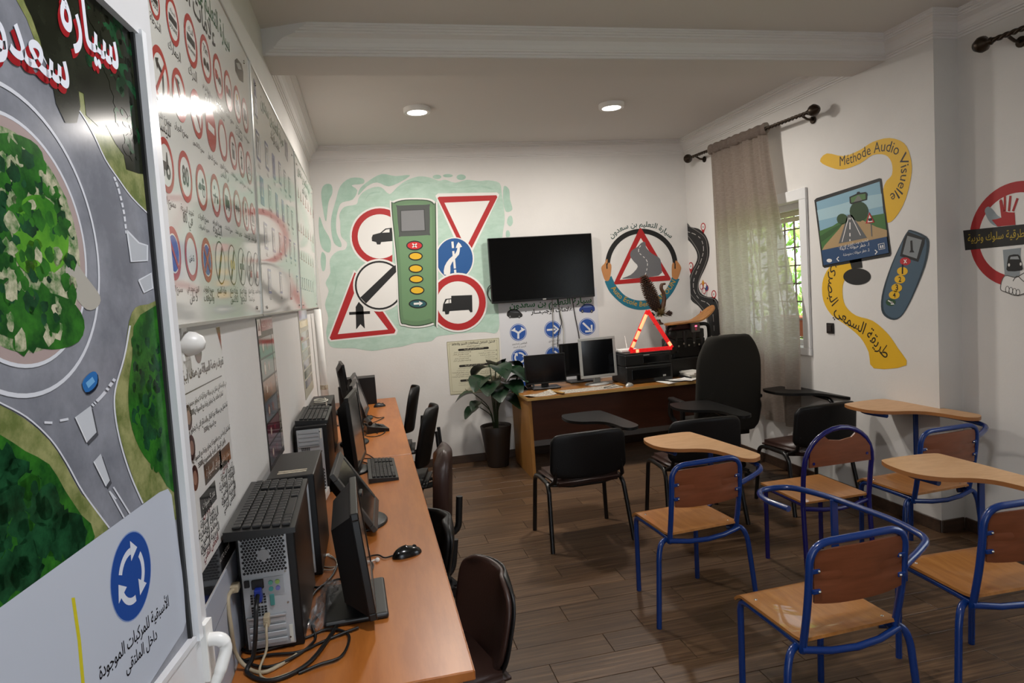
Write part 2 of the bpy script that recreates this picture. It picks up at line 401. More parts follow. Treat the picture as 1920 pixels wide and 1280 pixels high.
def curt(u, v):            # v 0 top .. 1 bottom, u 0 near .. 1 far
    near = 4.89 - .30*min(1, (v/.62))**1.3; far = 5.82 - .02*v
    y = near + (far-near)*u + .010*math.sin(u*37+v*2)
    z = rodz(y)-.02 - v*2.42
    a = .012+.02*min(1, v*2)
    x = 3.70 + a*math.sin(u*2*PI*5.2+.9*math.sin(v*3)+1.2*math.sin(u*9)) + .006*math.sin(u*2*PI*13+v*2)
    return (x, y, z)
cb = thing('window_curtain', 'sheer taupe curtain hanging on the rod over the window', 'curtain', (3.70, 5.3, .43))
m_curt = curtain_mat()
MB().grid(curt, 160, 40).build('fabric', m_curt, cb, True)
def head(u, v):
    x, y, z = curt(u, 0); a = v*2*PI; return (3.70+(.026+.005*math.sin(u*75))*math.cos(a), y, rodz(y)+.004+(.045+.004*math.sin(u*53))*math.sin(a))
MB().grid(head, 140, 14).build('rod_pocket', m_curt, cb, True)
def rod(name, label, x, y0, y1, z0, z1, wallx, group):
    t = thing(name, label, 'curtain rod', (x, y0, z0), group=group)
    a, b = Vector((x, y0, z0)), Vector((x, y1, z1)); d = (b-a).normalized()
    L = (b-a).length
    # twisted bar: two strands winding round each other
    rb = MB()
    for ph in (0, PI):
        rb.tube([a + d*L*k/240 + Vector((math.cos(ph+k*.55), 0, math.sin(ph+k*.55)))*.006 for k in range(241)], .0105, 6)
    rb.build('twisted_bar', m_brz, t, True)
    for p, dd in ((a, -d), (b, d)):
        q = Vector((0, 0, 1)).rotation_difference(dd).to_matrix().to_4x4()
        MB().lathe([(.013, -.02), (.022, -.01), (.016, 0), (.02, .01), (.042, .03), (.045, .052), (.028, .085), (.012, .095), (.008, .1)], 14, M=Matrix.Translation(p) @ q).build('finial', m_brz, t, True)
    for p in (a+d*.1, b-d*.1):
        bb = MB(); bb.tube([p+Vector((0, 0, 0)), p+Vector(((wallx-p.x)*.5, 0, -.03)), Vector((wallx-.004, p.y, p.z-.035))], .009, 8)
        bb.lathe([(.012, 0), (.03, .005), (.03, .012), (.026, .016)], 14, M=Matrix.Translation((wallx, p.y, p.z-.035)) @ rotm(0, -PI/2, 0))
        bb.build('bracket', m_brz, t, True)
rod('curtain_rod', 'twisted dark bronze rod carrying the taupe curtain', 3.70, 4.36, 6.2, 2.875, 2.925, WR, 'bronze curtain rods')
rod('curtain_rod', 'bare dark bronze rod cut by the right edge of the picture', 3.88, 1.3, 3.08, 2.86, 2.905, WR2, 'bronze curtain rods')
# wall switch
p = on(1558, 615, 0, WR)
sw = thing('wall_switch', 'small dark square switch on the wall right of the window', 'switch', (WR, p.y, p.z-.04))
MB().box((-.006, 0, .04), (.012, .075, .08), bev=.004).build('plate', mat('dark_switch_plastic', '#1d1a18', .35), sw)
MB().box((-.014, 0, .04), (.006, .045, .05), bev=.002).build('rocker', mat('dark_switch_rocker', '#2a2623', .3), sw)

# ---------------------------------------------------------------- long computer tables
m_table = mat('orange_beech_laminate', '#b36c30', .33, col2='#a35e26', vscale=2.2, stretch=(9, 1.2, 4))
m_tedge = mat('laminate_edge', '#a5602f', .4)
m_tleg = mat('table_leg_laminate', '#c08a52', .45, col2='#b07a44', vscale=3, stretch=(6, 6, 1))
TX = .58
def long_table(y0, y1, label):
    xm = (WL+TX)/2; t = thing('computer_table', label, 'table', (xm, (y0+y1)/2, 0), group='long laminate tables')
    L = y1-y0; W_ = TX-WL-.006
    MB().box((0, 0, .7365), (W_, L-.004, .027), bev=.003).build('tabletop', m_table, t)
    MB().box((W_/2+.0008, 0, .7365), (.0016, L-.006, .022)).build('edge_band', m_tedge, t)
    for s in (-1, 1):
        MB().box((0, s*(L/2-.03), .361), (W_-.06, .03, .722), bev=.002).build('leg_panel', m_tleg, t)
    MB().box((-W_/2+.05, 0, .5), (.02, L-.1, .35), bev=.002).build('back_panel', m_tleg, t)
    return t
long_table(1.6, 4.03, 'long orange wood table with the nearest computer tower')
long_table(4.035, 6.46, 'long orange wood table reaching the back wall')

# ---------------------------------------------------------------- chairs
m_blue = mat('blue_enamel_tube', '#0c2f6d', .25, coat=.2)
m_navy = mat('violet_blue_enamel_tube', '#15165c', .25, coat=.3)
m_ply = mat('varnished_plywood', '#a9723a', .33, col2='#96602c', vscale=3, stretch=(12, 1.5, 3), coat=.3)
m_plyb = mat('varnished_plywood_back', '#784126', .4, col2='#69371d', vscale=3, stretch=(1.5, 6, 12), coat=.2)
m_lam = mat('pale_beech_laminate', '#c59b70', .38, col2='#ba8f64', vscale=3, stretch=(3, 8, 3))
m_lamd = mat('beech_edge', '#a06a3c', .45)
m_chrome = mat('screw_steel', '#b8b4ae', .25, metal=1)
m_blk = mat('black_vinyl', '#0d0c0c', .45, spec=.3, bump=.1, bscale=160)
m_brvin = mat('dark_brown_vinyl', '#38251f', .4, bump=.08, bscale=120)
m_blkm = mat('black_enamel_tube', '#100f0f', .3)
m_blklam = mat('black_laminate', '#121110', .42, spec=.35)
BOARD = [(.11, .627), (.144, .662), (.30, .672), (.43, .655), (.452, .59), (.468, .3), (.474, .023), (.455, -.04), (.425, -.065), (.385, -.075), (.345, -.03), (.335, .1), (.31, .2), (.25, .262), (.166, .305), (.11, .37), (.085, .45), (.09, .56)]
def round_poly(pts, n=3): return [(p.x, p.y) for p in spline([(a, b, 0) for a, b in pts], n, True)]
def tablet(t, z, mt, me, sc=1.0, tilt=0):
    poly = [(x*sc, y*sc) for x, y in round_poly(BOARD)]
    M = Matrix.Translation((0, 0, z)) @ rotm(tilt, 0, 0)
    b = MB(); b.prism(poly, 0, .02, 0, M, True); o = b.build('writing_tablet', [me], t)
    b = MB(); b.add([M @ Vector((x, y, .0206)) for x, y in poly], [list(range(len(poly)))]); b.build('tablet_surface', mt, o)
def blue_chair(label, loc, rz, board=True, arch=False, zb=.712, mb=None, tilt=0):
    mb = mb or m_blue; r = .0135
    t = thing('school_chair', label, 'chair', loc, rz, 'blue tube school chairs')
    def seatfn(u, v):
        x = (u-.5)*.40; y = -.19+v*.41; z = .452 - .012*math.sin(PI*u)*math.sin(PI*min(v*1.1, 1))
        if v > .86: k = (v-.86)/.14; z -= .028*k*k; y -= .008*k
        if v < .1: z += .006*(.1-v)/.1
        if arch: z = .455
        return (x, y, z)
    s = MB().shell(seatfn, 14, 18, .011).build('seat', m_ply, t)
    for sx in (-.165, .165):
        for sy in (-.15, .12): MB().lathe([(.0065, 0), (.006, .002), (.002, .0035)], 10, M=Matrix.Translation((sx, sy, .456))).build('screw', m_chrome, s)
    for sg in (-1, 1):
        if arch:
            MB().tube(fillet([(sg*.185, .19, 0), (sg*.185, .185, .438), (sg*.185, -.05, .438), (sg*.185, -.16, .438)], .05), r, 10).build('leg', mb, t)
            MB().tube([(sg*.21, -.215, 0), (sg*.207, -.19, .44)], r, 10).build('leg', mb, t)
        else:
            MB().tube(fillet([(sg*.185, .205, 0), (sg*.185, .195, .432), (sg*.185, -.06, .43), (sg*.185, -.185, .425)], .05), r, 10).build('leg', mb, t)
            MB().tube(fillet([(sg*.165, -.13, .415), (sg*.235, -.17, .418), (sg*.255, -.18, .36), (sg*.285, -.2, 0)], .07), r, 10).build('leg', mb, t)
        f = MB()
    MB().tube([(-.2, -.185, .424), (-.1, -.205, .412), (0, -.212, .408), (.1, -.205, .412), (.2, -.185, .424)], r*.95, 10).build('rear_rail', mb, t)
    MB().tube([(-.18, .16, .425), (.18, .16, .425)], r*.8, 8).build('front_rail', mb, t)
    if arch:
        pts = [(-.207, -.19, .44), (-.21, -.205, .6)] + [(.21*math.cos(a), -.215-.02*math.sin(a), .66+.2*math.sin(a)) for a in [PI-k*PI/14 for k in range(15)]] + [(.21, -.205, .6), (.207, -.19, .44)]
        MB().tube(pts, r, 10).build('back_frame', mb, t)
        out = [(-.19, .66), (.19, .66), (.185, .74), (.15, .795), (.1, .825), (.07, .80), (0, .79), (-.07, .80), (-.1, .825), (-.15, .795), (-.185, .74)]
        b = MB(); b.prism([(x, z) for x, z in out], -.005, .005, 0, place((0, -.208, 0), PI/2+.03, 0, 0)); bk = b.build('backrest', m_plyb, t)
        for sx, sz in ((-.165, .68), (.165, .70), (-.13, .79), (.13, .79)):
            MB().cyl((sx, -.228, sz), .008, .016, 10, axis='y').build('bracket', mb, bk)
    else:
        MB().tube(fillet([(-.19, -.175, .41), (-.192, -.215, .60), (-.192, -.235, .81), (.192, -.235, .81), (.192, -.215, .60), (.19, -.175, .41)], [.1, .075, .075, .1], 7), r, 10).build('back_frame', mb, t)
        def bf(u, v): return ((u-.5)*.352, -.222-.018*math.sin(PI*u)-.01*v, .595+v*.195+.008*(abs(u-.5)*2)**4*(-1 if v > .5 else 1))
        bk = MB().shell(bf, 12, 6, .009).build('backrest', m_plyb, t)
        for sx in (-.172, .172):
            for sz in (.645, .715):
                b = MB(); b.box((sx, -.232, sz), (.03, .012, .016), bev=.003); b.build('bracket', mb, bk)
                MB().lathe([(.0055, 0), (.005, .003), (.002, .005)], 8, M=place((sx*.95, -.238, sz), PI/2)).build('rivet', m_chrome, bk)
    if not arch:
        zt = zb-.014
        MB().tube(fillet([(.192, -.225, zt-.03), (.32, -.16, zt-.028), (.415, -.115, zt-.012), (.432, .05, zt), (.41, .42, zt), (.35, .6, zt), (.2, .61, zt), (.14, .5, zt), (.16, .34, zt)], [.07, .075, .08, .1, .09, .075, .075], 6), r, 10).build('tablet_arm', mb, t)
        MB().box((.405, .36, (zt+.41)/2), (.034, .012, zt-.41), bev=.003).build('arm_post', mb, t)
        MB().tube(fillet([(.185, .1, .43), (.3, .2, .425), (.405, .36, .42)], .06), r*.9, 8).build('arm_brace', mb, t)
        if board: tablet(t, zb, m_lam, m_lamd, tilt=tilt)
    return t
blue_chair('blue tube chair with beech writing tablet, in the middle of the room', (1.93, 3.13, 0), math.radians(4))
blue_chair('violet-blue chair with a rounded arch backrest and no tablet', (2.80, 3.25, 0), 0, arch=True, mb=m_navy)
blue_chair('blue chair with beech tablet standing in the corner by the wall jog', (3.38, 3.14, 0), math.radians(3), zb=.775)
blue_chair('blue chair nearest the camera whose tablet arm has no board', (1.925, 2.09, 0), math.radians(2), board=False)
blue_chair('blue chair with beech tablet cut off by the right edge', (2.70, 2.13, 0), math.radians(-2))

def black_chair(label, loc, rz, zb=.70, brownseat=True):
    r = .0148; t = thing('conference_chair', label, 'chair', loc, rz, 'black tablet chairs')
    def pad(w, d, z, h):
        b = bmesh.new(); bmesh.ops.create_cube(b, size=1)
        for v in b.verts: v.co = Vector((v.co.x*w, v.co.y*d, v.co.z*h + z))
        bmesh.ops.bevel(b, geom=list(b.edges), offset=h*.42, segments=4, affect='EDGES'); return b
    sb = MB(); b = pad(.46, .43, .445, .055)
    for v in b.verts: v.co.z += -.012*(1-(v.co.x/.23)**2)*(1-(v.co.y/.22)**2) + (-.02*max(0, (v.co.y-.1)/.11)**2)
    sb.bm(b, 0, True); sb.build('seat', m_brvin, t)
    def bo(u, v):
        w = .265 - .03*max(0, (abs(v-.5)-.3)/.2)**2 - .012*v
        x = (u-.5)*2*w; return (x, -.235-.03*v + .045*(abs(u-.5)*2)**2, .47+v*.31 + (.0 if v < .9 else -.014*(abs(u-.5)*2)**3) + (0 if v > .1 else .02*(abs(u-.5)*2)**3))
    MB().shell(bo, 20, 12, .04, soft=True).build('backrest', m_blk, t)
    for sg in (-1, 1):
        MB().tube(fillet([(sg*.275, .225, 0), (sg*.255, .19, .41), (sg*.255, .1, .425), (sg*.25, -.1, .42)], .05), r, 10).build('leg', m_blkm, t)
        MB().tube(fillet([(sg*.25, .05, .42), (sg*.255, -.1, .42), (sg*.262, -.15, .38), (sg*.285, -.225, 0)], .06), r, 10).build('leg', m_blkm, t)
        MB().tube([(sg*.245, -.13, .42), (sg*.235, -.205, .46), (sg*.22, -.22, .56)], r*.9, 8).build('back_post', m_blkm, t)
    MB().tube([(-.25, -.13, .42), (-.1, -.16, .405), (.1, -.16, .405), (.25, -.13, .42)], r*.8, 8).build('rear_rail', m_blkm, t)
    MB().tube([(-.25, .12, .41), (.25, .12, .41)], r*.8, 8).build('front_rail', m_blkm, t)
    MB().tube(fillet([(.25, .1, .42), (.32, .1, .45), (.36, .12, zb-.03), (.34, .3, zb-.008)], .05), r, 8).build('tablet_arm', m_blkm, t)
    tablet(t, zb, m_blklam, m_blklam, .97)
    return t
black_chair('black padded chair with black tablet, left of the other black chairs', (1.70, 4.22, 0), math.radians(2))
black_chair('black padded tablet chair in front of the tall office chair', (2.54, 4.2, 0), math.radians(-3))
black_chair('black padded tablet chair standing beside the wall under the window', (3.45, 4.2, 0), math.radians(3), .735)

m_efab = mat('charcoal_chair_fabric', '#2c2a26', .85, spec=.2, bump=.15, bscale=300)
m_plast = mat('black_plastic', '#161616', .4)
def star_base(t, rr=.3, h=.09, stem=.4):
    b = MB(); b.lathe([(.04, .06), (.04, .11), (.028, .12), (.025, stem)], 14); b.build('gas_stem', m_plast, t)
    for k in range(5):
        a = 2*PI*k/5+.3; c, s = math.cos(a), math.sin(a)
        MB().tube([(c*.03, s*.03, .1), (c*rr*.6, s*rr*.6, .085), (c*rr, s*rr, .07)], [.024, .018, .013], 8).build('base_arm', m_plast, t)
        b = MB()
        for o_ in (-.014, .014): b.cyl((0, o_, 0), .027, .018, 14, axis='y')
        b.box((0, 0, .02), (.02, .02, .035), bev=.003)
        for i, v in enumerate(b.v): q = rotm(0, 0, a+.7*k) @ Vector(v); b.v[i] = (q.x+c*rr, q.y+s*rr, q.z+.027)
        b.build('caster', m_plast, t)
def exec_chair(loc, rz):
    t = thing('office_chair', 'tall charcoal fabric executive chair behind the tablet chairs', 'chair', loc, rz)
    star_base(t, .3, stem=.36)
    b = bmesh.new(); bmesh.ops.create_cube(b, size=1)
    for v in b.verts: v.co = Vector((v.co.x*.52, v.co.y*.5, v.co.z*.11+.43))
    bmesh.ops.bevel(b, geom=list(b.edges), offset=.045, segments=4, affect='EDGES')
    MB().bm(b, 0, True).build('seat', m_efab, t)
    def bk(u, v):
        k = abs(u-.5)*2; w = .285 - .02*v - .05*max(0, (.15-v)/.15)**2
        zt = .42+v*.82; 
        if v > .7: w *= math.sqrt(max(.02, 1-((v-.7)/.31)**2*.72))
        return ((u-.5)*2*w, -.24-.11*v+.05*k*k-.03*math.sin(PI*v), zt-.03*k**3*v)
    MB().shell(bk, 20, 24, .085, soft=True).build('backrest', m_efab, t)
    for sg in (-1, 1):
        MB().tube(fillet([(sg*.24, -.1, .4), (sg*.335, -.1, .42), (sg*.345, -.16, .64), (sg*.345, .1, .66), (sg*.335, .16, .5), (sg*.25, .1, .4)], .07, 6), .021, 10).build('armrest', m_plast, t)
        MB().box((sg*.345, -.03, .675), (.06, .26, .035), bev=.014, seg=3).build('arm_pad', m_plast, t)
    return t
exec_chair((3.24, 5.13, 0), math.radians(-4))

def task_chair(label, loc, rz, kind):
    t = thing('task_chair', label, 'chair', loc, rz, 'chairs along the computer tables')
    star_base(t, .26, stem=.42)
    mt = {'brown': m_brvin, 'puffy': m_brvin}.get(kind, m_blk)
    b = bmesh.new(); bmesh.ops.create_cube(b, size=1)
    for v in b.verts: v.co = Vector((v.co.x*.43, v.co.y*.42, v.co.z*.07+.455))
    bmesh.ops.bevel(b, geom=list(b.edges), offset=.03, segments=4, affect='EDGES')
    MB().bm(b, 0, True).build('seat', mt if kind != 'puffy' else m_blk, t)
    z0, z1, wd, th, lean, y0 = {'brown': (.45, .765, .225, .022, .07, -.2), 'low': (.46, .72, .21, .03, .05, -.2), 'puffy': (.5, .895, .205, .085, .03, -.19), 'bar': (.56, .97, .215, .035, .1, -.2), 'slim': (.6, .975, .2, .03, .08, -.2)}[kind]
    def bk(u, v):
        k = abs(u-.5)*2; w = wd*(1-.1*(1-v)) * math.sqrt(1-.8*abs(2*v-1)**4)
        return ((u-.5)*2*w, y0-lean*v+{'puffy': .03, 'brown': .045}.get(kind, .07)*k*k, z0+v*(z1-z0))
    o = MB().shell(bk, 10, 10, th, soft=True).build('backrest', mt, t)
    if kind in ('brown', 'low'):
        def bk2(u, v): x, y, z = bk(u, v); return (x*1.03, y-.014, z0-.015+(z-z0)*1.04)
        MB().shell(bk2, 14, 16, .012, soft=True).build('back_shell', m_plast, t)
    ends = (z0+.12)
    MB().tube(fillet([(0, -.05, .41), (0, -.26, .42), (0, -.27-lean*.3, ends)], .06), .018, 8).build('back_support', m_plast, t)
    if kind == 'bar':
        for sg in (-.09, .09): MB().tube(fillet([(sg, -.1, .42), (sg, -.27, .44), (sg*.8, -.3, .62), (sg*.8, -.29, .8)], .05), .012, 8).build('frame_bar', m_plast, t)
    return t
R90 = math.pi/2
task_chair('chair with a brown vinyl shell back nearest the camera by the table', (.495, 2.14, 0), R90+.25, 'brown')
task_chair('chair with a low brown vinyl back, second along the computer table', (.42, 2.88, 0), R90+.3, 'low')
task_chair('chair with a plump dark brown cushioned back at the computer table', (.51, 3.5, 0), R90-.1, 'puffy')
task_chair('black chair with bare support bars behind its back, at the far table', (.50, 4.5, 0), R90-.2, 'bar')
task_chair('black chair with a slim back, farthest along the computer tables', (.47, 5.5, 0), R90-.1, 'slim')

# ---------------------------------------------------------------- computers on the long tables
TZ = .75
m_case = mat('black_steel_case', '#100f0f', .42, spec=.35)
m_steel = mat('zinc_steel', '#b2b6ba', .38, metal=.35)
m_steeld = mat('dark_vent', '#0e0e0f', .6)
m_key = mat('black_keycaps', '#1a1919', .45)
m_bezel = mat('black_bezel', '#0c0c0c', .35, spec=.4)
m_back = mat('black_monitor_back', '#0e0d0d', .5, spec=.35)
m_screen = mat('dark_screen', '#07080a', .12, spec=.6)
m_silver = mat('silver_plastic', '#a8a8a4', .35, metal=.35)
m_beige = mat('beige_cable', '#a89a80', .5)
m_blackc = mat('black_cable', '#0c0c0c', .45)
m_white = mat('white_plastic', '#e4e2de', .35)
m_vga = mat('blue_plug', '#1c2f86', .4)
m_stick = mat('label_sticker', '#cfc6b0', .5, col2='#8a7a66', vscale=60, stretch=(1, 3, 1))
def hexring(mb, c, r, mi, y, n=6, rot=0): mb.add([(c[0]+r*math.cos(rot+2*PI*k/n), y, c[1]+r*math.sin(rot+2*PI*k/n)) for k in range(n)], [list(range(n))[::-1]], mi)
def tower(label, x0, x1, y0, y1, z1, flip=False, detail=True, sticker=False, rz=0):
    w_, d_, h_ = x1-x0, y1-y0, z1-TZ
    t = thing('computer_tower', label, 'computer', ((x0+x1)/2, (y0+y1)/2, TZ), rz, 'desktop computer towers')
    MB().box((0, .004, h_/2), (w_, d_-.008, h_), bev=.004).build('case', m_case, t)
    if not detail: return t
    F = -d_/2
    def Zf(v): return (h_-v) if not flip else v          # v = distance from the power-supply end
    pw = w_*.8; px = -.006
    MB().box((px, F+.001, h_/2), (pw, .006, h_-.03), bev=.001, seg=1).build('rear_panel', m_steel, t)
    yy = F-.0025
    # power supply grille with honeycomb
    g = MB(); cz = Zf(.075); s = .0052
    for i in range(-9, 10):
        for j in range(-9, 10):
            x = px + i*s*1.74 + (j % 2)*s*.87; z = cz + j*s*1.52
            if abs(x-px) < pw*.44 and abs(z-cz) < .052 and (x-px)**2+(z-cz)**2 > .016**2: hexring(g, (x, z), s*.82, 0, yy, rot=PI/6)
    g.build('honeycomb_vent', m_steeld, t)
    MB().cyl((px, yy-.001, cz), .0155, .003, 20, axis='y').build('fan_hub', mat('grey_hub', '#a4a6a8', .5), t)
    # mains socket and switch
    zz = Zf(.155)
    MB().box((px-.022, yy-.004, zz), (.032, .01, .026), bev=.003).build('power_socket', m_plast, t)
    MB().box((px-.05, yy-.003, zz+.004), (.014, .008, .02), bev=.002).build('power_switch', m_plast, t)
    # back plate with ports
    b = MB(); b.box((px+.02, yy-.001, Zf(.165)), (.052, .003, .05)); bp = b.build('port_plate', mat('bright_zinc', '#a9adb1', .35, metal=.6), t)
    cols = [mat('mint_port', '#5aa08c', .4), mat('lime_port', '#8fae5a', .4), mat('teal_port', '#3c8a86', .4), mat('violet_port', '#6a6aa6', .4)]
    for k in range(4):
        c = (px+.012+.018*(k % 2), yy-.004, Zf(.155+.018*(k//2)))
        MB().cyl(c, .0062, .006, 12, axis='y').build('round_port', cols[k], bp)
    MB().box((px+.012, yy-.003, Zf(.205)), (.012, .006, .032), bev=.002).build('serial_port', mat('teal_serial_port', '#3d7f7a', .4), bp)
    # square vents
    for zc_ in (.2, .235):
        v = MB()
        for i in range(5):
            for j in range(4): v.add([(px-.045+i*.0085+a, yy-.0005, Zf(zc_)-.012+j*.0075+b_) for a, b_ in ((0, 0), (.0065, 0), (.0065, .0055), (0, .0055))], [(0, 1, 2, 3)])
        v.build('square_vent', m_steeld, t)
    for k in range(4):
        z = Zf(.262+.02*k)
        if .015 < z < h_-.015: MB().box((px-.006, yy-.003, z), (pw*.78, .006, .013), bev=.0015, seg=1).build('slot_cover', m_steel, t)
    MB().box((px-.006, yy-.005, Zf(.25)), (pw*.82, .01, .006), bev=.001, seg=1).build('retainer', mat('bright_zinc2', '#b5b8bb', .3, metal=.7), t)
    for sx, sz in ((-.058, .03), (.052, .03), (.052, .13), (.052, .22), (-.058, .25), (.05, .32)):
        MB().cyl((px+sx*pw/.125, yy-.001, Zf(min(sz, h_-.02))), .003, .003, 8, axis='y').build('screw', m_chrome, t)
    MB().box((px+pw*.43, yy-.001, Zf(.31)), (.009, .002, .05)).build('barcode_label', mat('paper_label', '#cdcabf', .6), t)
    if sticker:
        for k in range(2): MB().box((.0, -d_*.3+.025*k-.012, h_+.0004), (w_*.62, .016, .0008)).build('top_label', m_stick, t)
    return t
tower('nearest black computer tower showing its rear ports, keyboard on top', -.022, .135, 1.88, 2.29, 1.105)
tower('black computer tower with a paper label on top, second from the camera', -.005, .155, 2.36, 2.76, 1.115, sticker=True)
tower('third black computer tower, rear slots uppermost under a keyboard', -.022, .135, 3.40, 3.85, 1.10, flip=True)
tower('black tower with a coiled white cable on top, behind the third tower', -.032, .11, 4.30, 4.72, 1.07, flip=True)
tower('farthest black computer tower, against the back wall', .08, .40, 6.16, 6.36, 1.0, detail=False)

def keyboard(label, loc, rz, L=.45, W_=.155, rows=6, cols=18):
    t = thing('keyboard', label, 'keyboard', loc, rz, 'computer keyboards')
    b = MB(); b.prism([(-W_/2, 0), (W_/2, 0), (W_/2, .014), (-W_/2, .026)], -L/2, L/2, 0, rotm(PI/2, 0, 0)); b.build('base', m_plast, t)
    k = MB(); cw = (L-.03)/cols; rh = (W_-.03)/rows
    for i in range(cols):
        for j in range(rows):
            if (i == cols-5 and j != 0) : continue
            x = -W_/2+.018+(j+.5)*rh; y = -L/2+.015+(i+.5)*cw; z = .026-.012*(x+W_/2)/W_
            if j == rows-1 and 4 <= i <= 9: 
                if i == 6: k.box((x, y, z+.004), (rh*.84, cw*5.6, .008), bev=.0015, seg=1)
                continue
            k.box((x, y, z+.004), (rh*.84, cw*.84, .008), bev=.0018, seg=1)
    o = k.build('keys', m_key, t); o['kind'] = 'stuff'
    return t
# local x = depth (rear to space bar), y = length
keyboard('black keyboard lying on the nearest computer tower', (.055, 2.05, 1.105), .02, .5, .18)
keyboard('black keyboard lying on the third computer tower', (.06, 3.68, 1.10), 0, .46, .16)
keyboard('black keyboard lying on the orange table beside a tall monitor', (.392, 3.70, TZ), .02)

def monitor(label, x, y, rz, w_, h_, z0, tilt, depth=.055, face=None, base='oval', sleek=False, name_group='black monitors on the long tables', zb=TZ, bezel=.022, basem=None):
    """faces local +y; (x, y) under the bottom middle of the front face"""
    face = face or m_bezel
    t = thing('monitor', label, 'monitor', (x, y, zb), rz, name_group)
    M = Matrix.Translation((0, 0, z0)) @ rotm(tilt, 0, 0)
    b = MB()
    for (cx_, cz_, sx, sz) in ((0, bezel/2, w_, bezel), (0, h_-bezel/2, w_, bezel), (-w_/2+bezel/2, h_/2, bezel, h_-2*bezel), (w_/2-bezel/2, h_/2, bezel, h_-2*bezel)):
        b.box((cx_, -.011, cz_), (sx, .022, sz), 0, M, bev=.003)
    b.build('bezel', face, t)
    MB().box((0, -.006, h_/2), (w_-2*bezel+.002, .006, h_-2*bezel+.002), 0, M).build('screen', m_screen, t)
    b = MB(); b.box((0, -.017, h_/2), (w_-.004, .014, h_-.004), 0, M, bev=.003)
    b.add([M @ Vector(p) for p in [(-w_/2+.01, -.022, .01), (w_/2-.01, -.022, .01), (w_/2-.01, -.022, h_-.01), (-w_/2+.01, -.022, h_-.01), (-w_*.36, -depth, h_*.16), (w_*.36, -depth, h_*.16), (w_*.36, -depth, h_*.84), (-w_*.36, -depth, h_*.84)]],
          [(7, 6, 5, 4), (0, 4, 5, 1), (1, 5, 6, 2), (2, 6, 7, 3), (3, 7, 4, 0)])
    sh = b.build('housing', m_back if face is not m_silver else m_silver, t)
    for k in range(9):
        MB().box((-w_*.2+k*w_*.05, -depth-.0006, h_*.72), (w_*.018, .0012, h_*.12), 0, M).build('vent_slot', m_steeld, sh)
    bm_ = basem or (m_plast if face is not m_silver else m_silver)
    MB().box((0, -.075, (z0+h_*.35)/2+.01), (.07, .03, z0+h_*.35), bev=.006).build('stand_neck', bm_, t)
    if base == 'oval': MB().lathe([(.12, 0), (.122, .006), (.115, .014), (.04, .02), (0, .021)], 28, M=Matrix.Translation((0, -.06, 0)) @ Matrix.Diagonal((1, .8, 1, 1))).build('base', bm_, t)
    else: MB().box((0, -.06, .01), (.27, .19, .02), bev=.008, seg=3).build('base', bm_, t)
    return t
FX = -PI/2
monitor('black monitor nearest the camera seen from its side, on a square base', .335, 2.09, FX+.03, .41, .325, .035, .09, .085, base='rect')
monitor('grey-framed monitor leaning far back on the table, second in the row', .36, 2.86, FX-.03, .40, .295, .03, .55, .06, face=mat('grey_bezel', '#3b3a38', .35), bezel=.03)
monitor('tall black monitor beside the keyboard on the table', .29, 3.77, FX-.1, .41, .40, .05, .06, .075)
monitor('black monitor in front of the coiled cables, fourth in the row', .285, 4.52, FX-.05, .40, .36, .06, .07, .06)
monitor('black monitor tilted back, fifth in the row', .32, 5.42, FX-.06, .42, .33, .05, .28, .06)
monitor('black monitor farthest along the tables near the back wall', .17, 5.85, FX+.1, .42, .34, .1, .1, .06)

def mouse(label, loc, rz, m_=None, s=1.0, group='computer mice'):
    t = thing('computer_mouse', label, 'mouse', loc, rz, group)
    def f(u, v):
        a = 2*PI*u; z = math.sin(v*PI/2)*.034; r_ = math.cos(v*PI/2)
        return (.031*r_*math.cos(a)*(1+.1*math.sin(a))*s, .056*r_*math.sin(a)*s, z*s*(1-.12*math.sin(a)))
    MB().grid(f, 24, 8).build('shell', m_ or m_plast, t)
    MB().cyl((0, .03*s, .0225*s), .008*s, .006, 12, axis='x').build('wheel', m_steeld, t)
    return t
mouse('glossy black mouse near the front of the orange table', (.455, 2.43, TZ), -1.2, mat('glossy_black', '#0d0d0e', .18), 1.05)
mouse('small black mouse at the far end of the tables', (.42, 5.98, TZ), -1.3)
# cables: pixel paths laid on the table plane
def cable(label, pts, r, m_, cat='cable', name='cable', group=None, z=TZ, lift=None):
    P = []
    for i, q in enumerate(pts):
        if len(q) == 2: v = on(q[0], q[1], 2, z+r+(.004*math.sin(i*2.1)**2))
        else: v = Vector(q)
        P.append(v)
    P = spline(P, 5); base = min(P, key=lambda v: v.z)
    o = MB(); o.tube([v-base for v in P], r, 6)
    ob = o.build(name, m_); ob.location = base
    return tag(ob, label, cat, group)
G = 'loose computer cables'
F1 = 1.876
cable('beige power lead curving down the left of the nearest tower', [(-.03, F1-.02, .955), (-.045+.01, F1-.07, .95), (-.03, F1-.09, .88), (-.03, F1-.07, .80), (.0, F1-.08, .757), (.05, F1-.11, .756), (.12, F1-.05, .756)], .0055, m_beige, group=G)
cable('black video cable hanging from the blue plug of the nearest tower', [(.03, F1-.015, .93), (.032, F1-.07, .915), (.028, F1-.085, .86), (.015, F1-.08, .79), (.0, F1-.1, .757), (.07, F1-.16, .757), (.16, F1-.1, .757), (.23, 1.98, .757)], .006, m_blackc, group=G)
cable('thin beige cable below the nearest tower', [(.045, F1-.015, .85), (.048, F1-.05, .84), (.045, F1-.06, .79), (.03, F1-.1, .756), (.06, F1-.15, .756), (.13, F1-.13, .756)], .0035, m_beige, group=G)
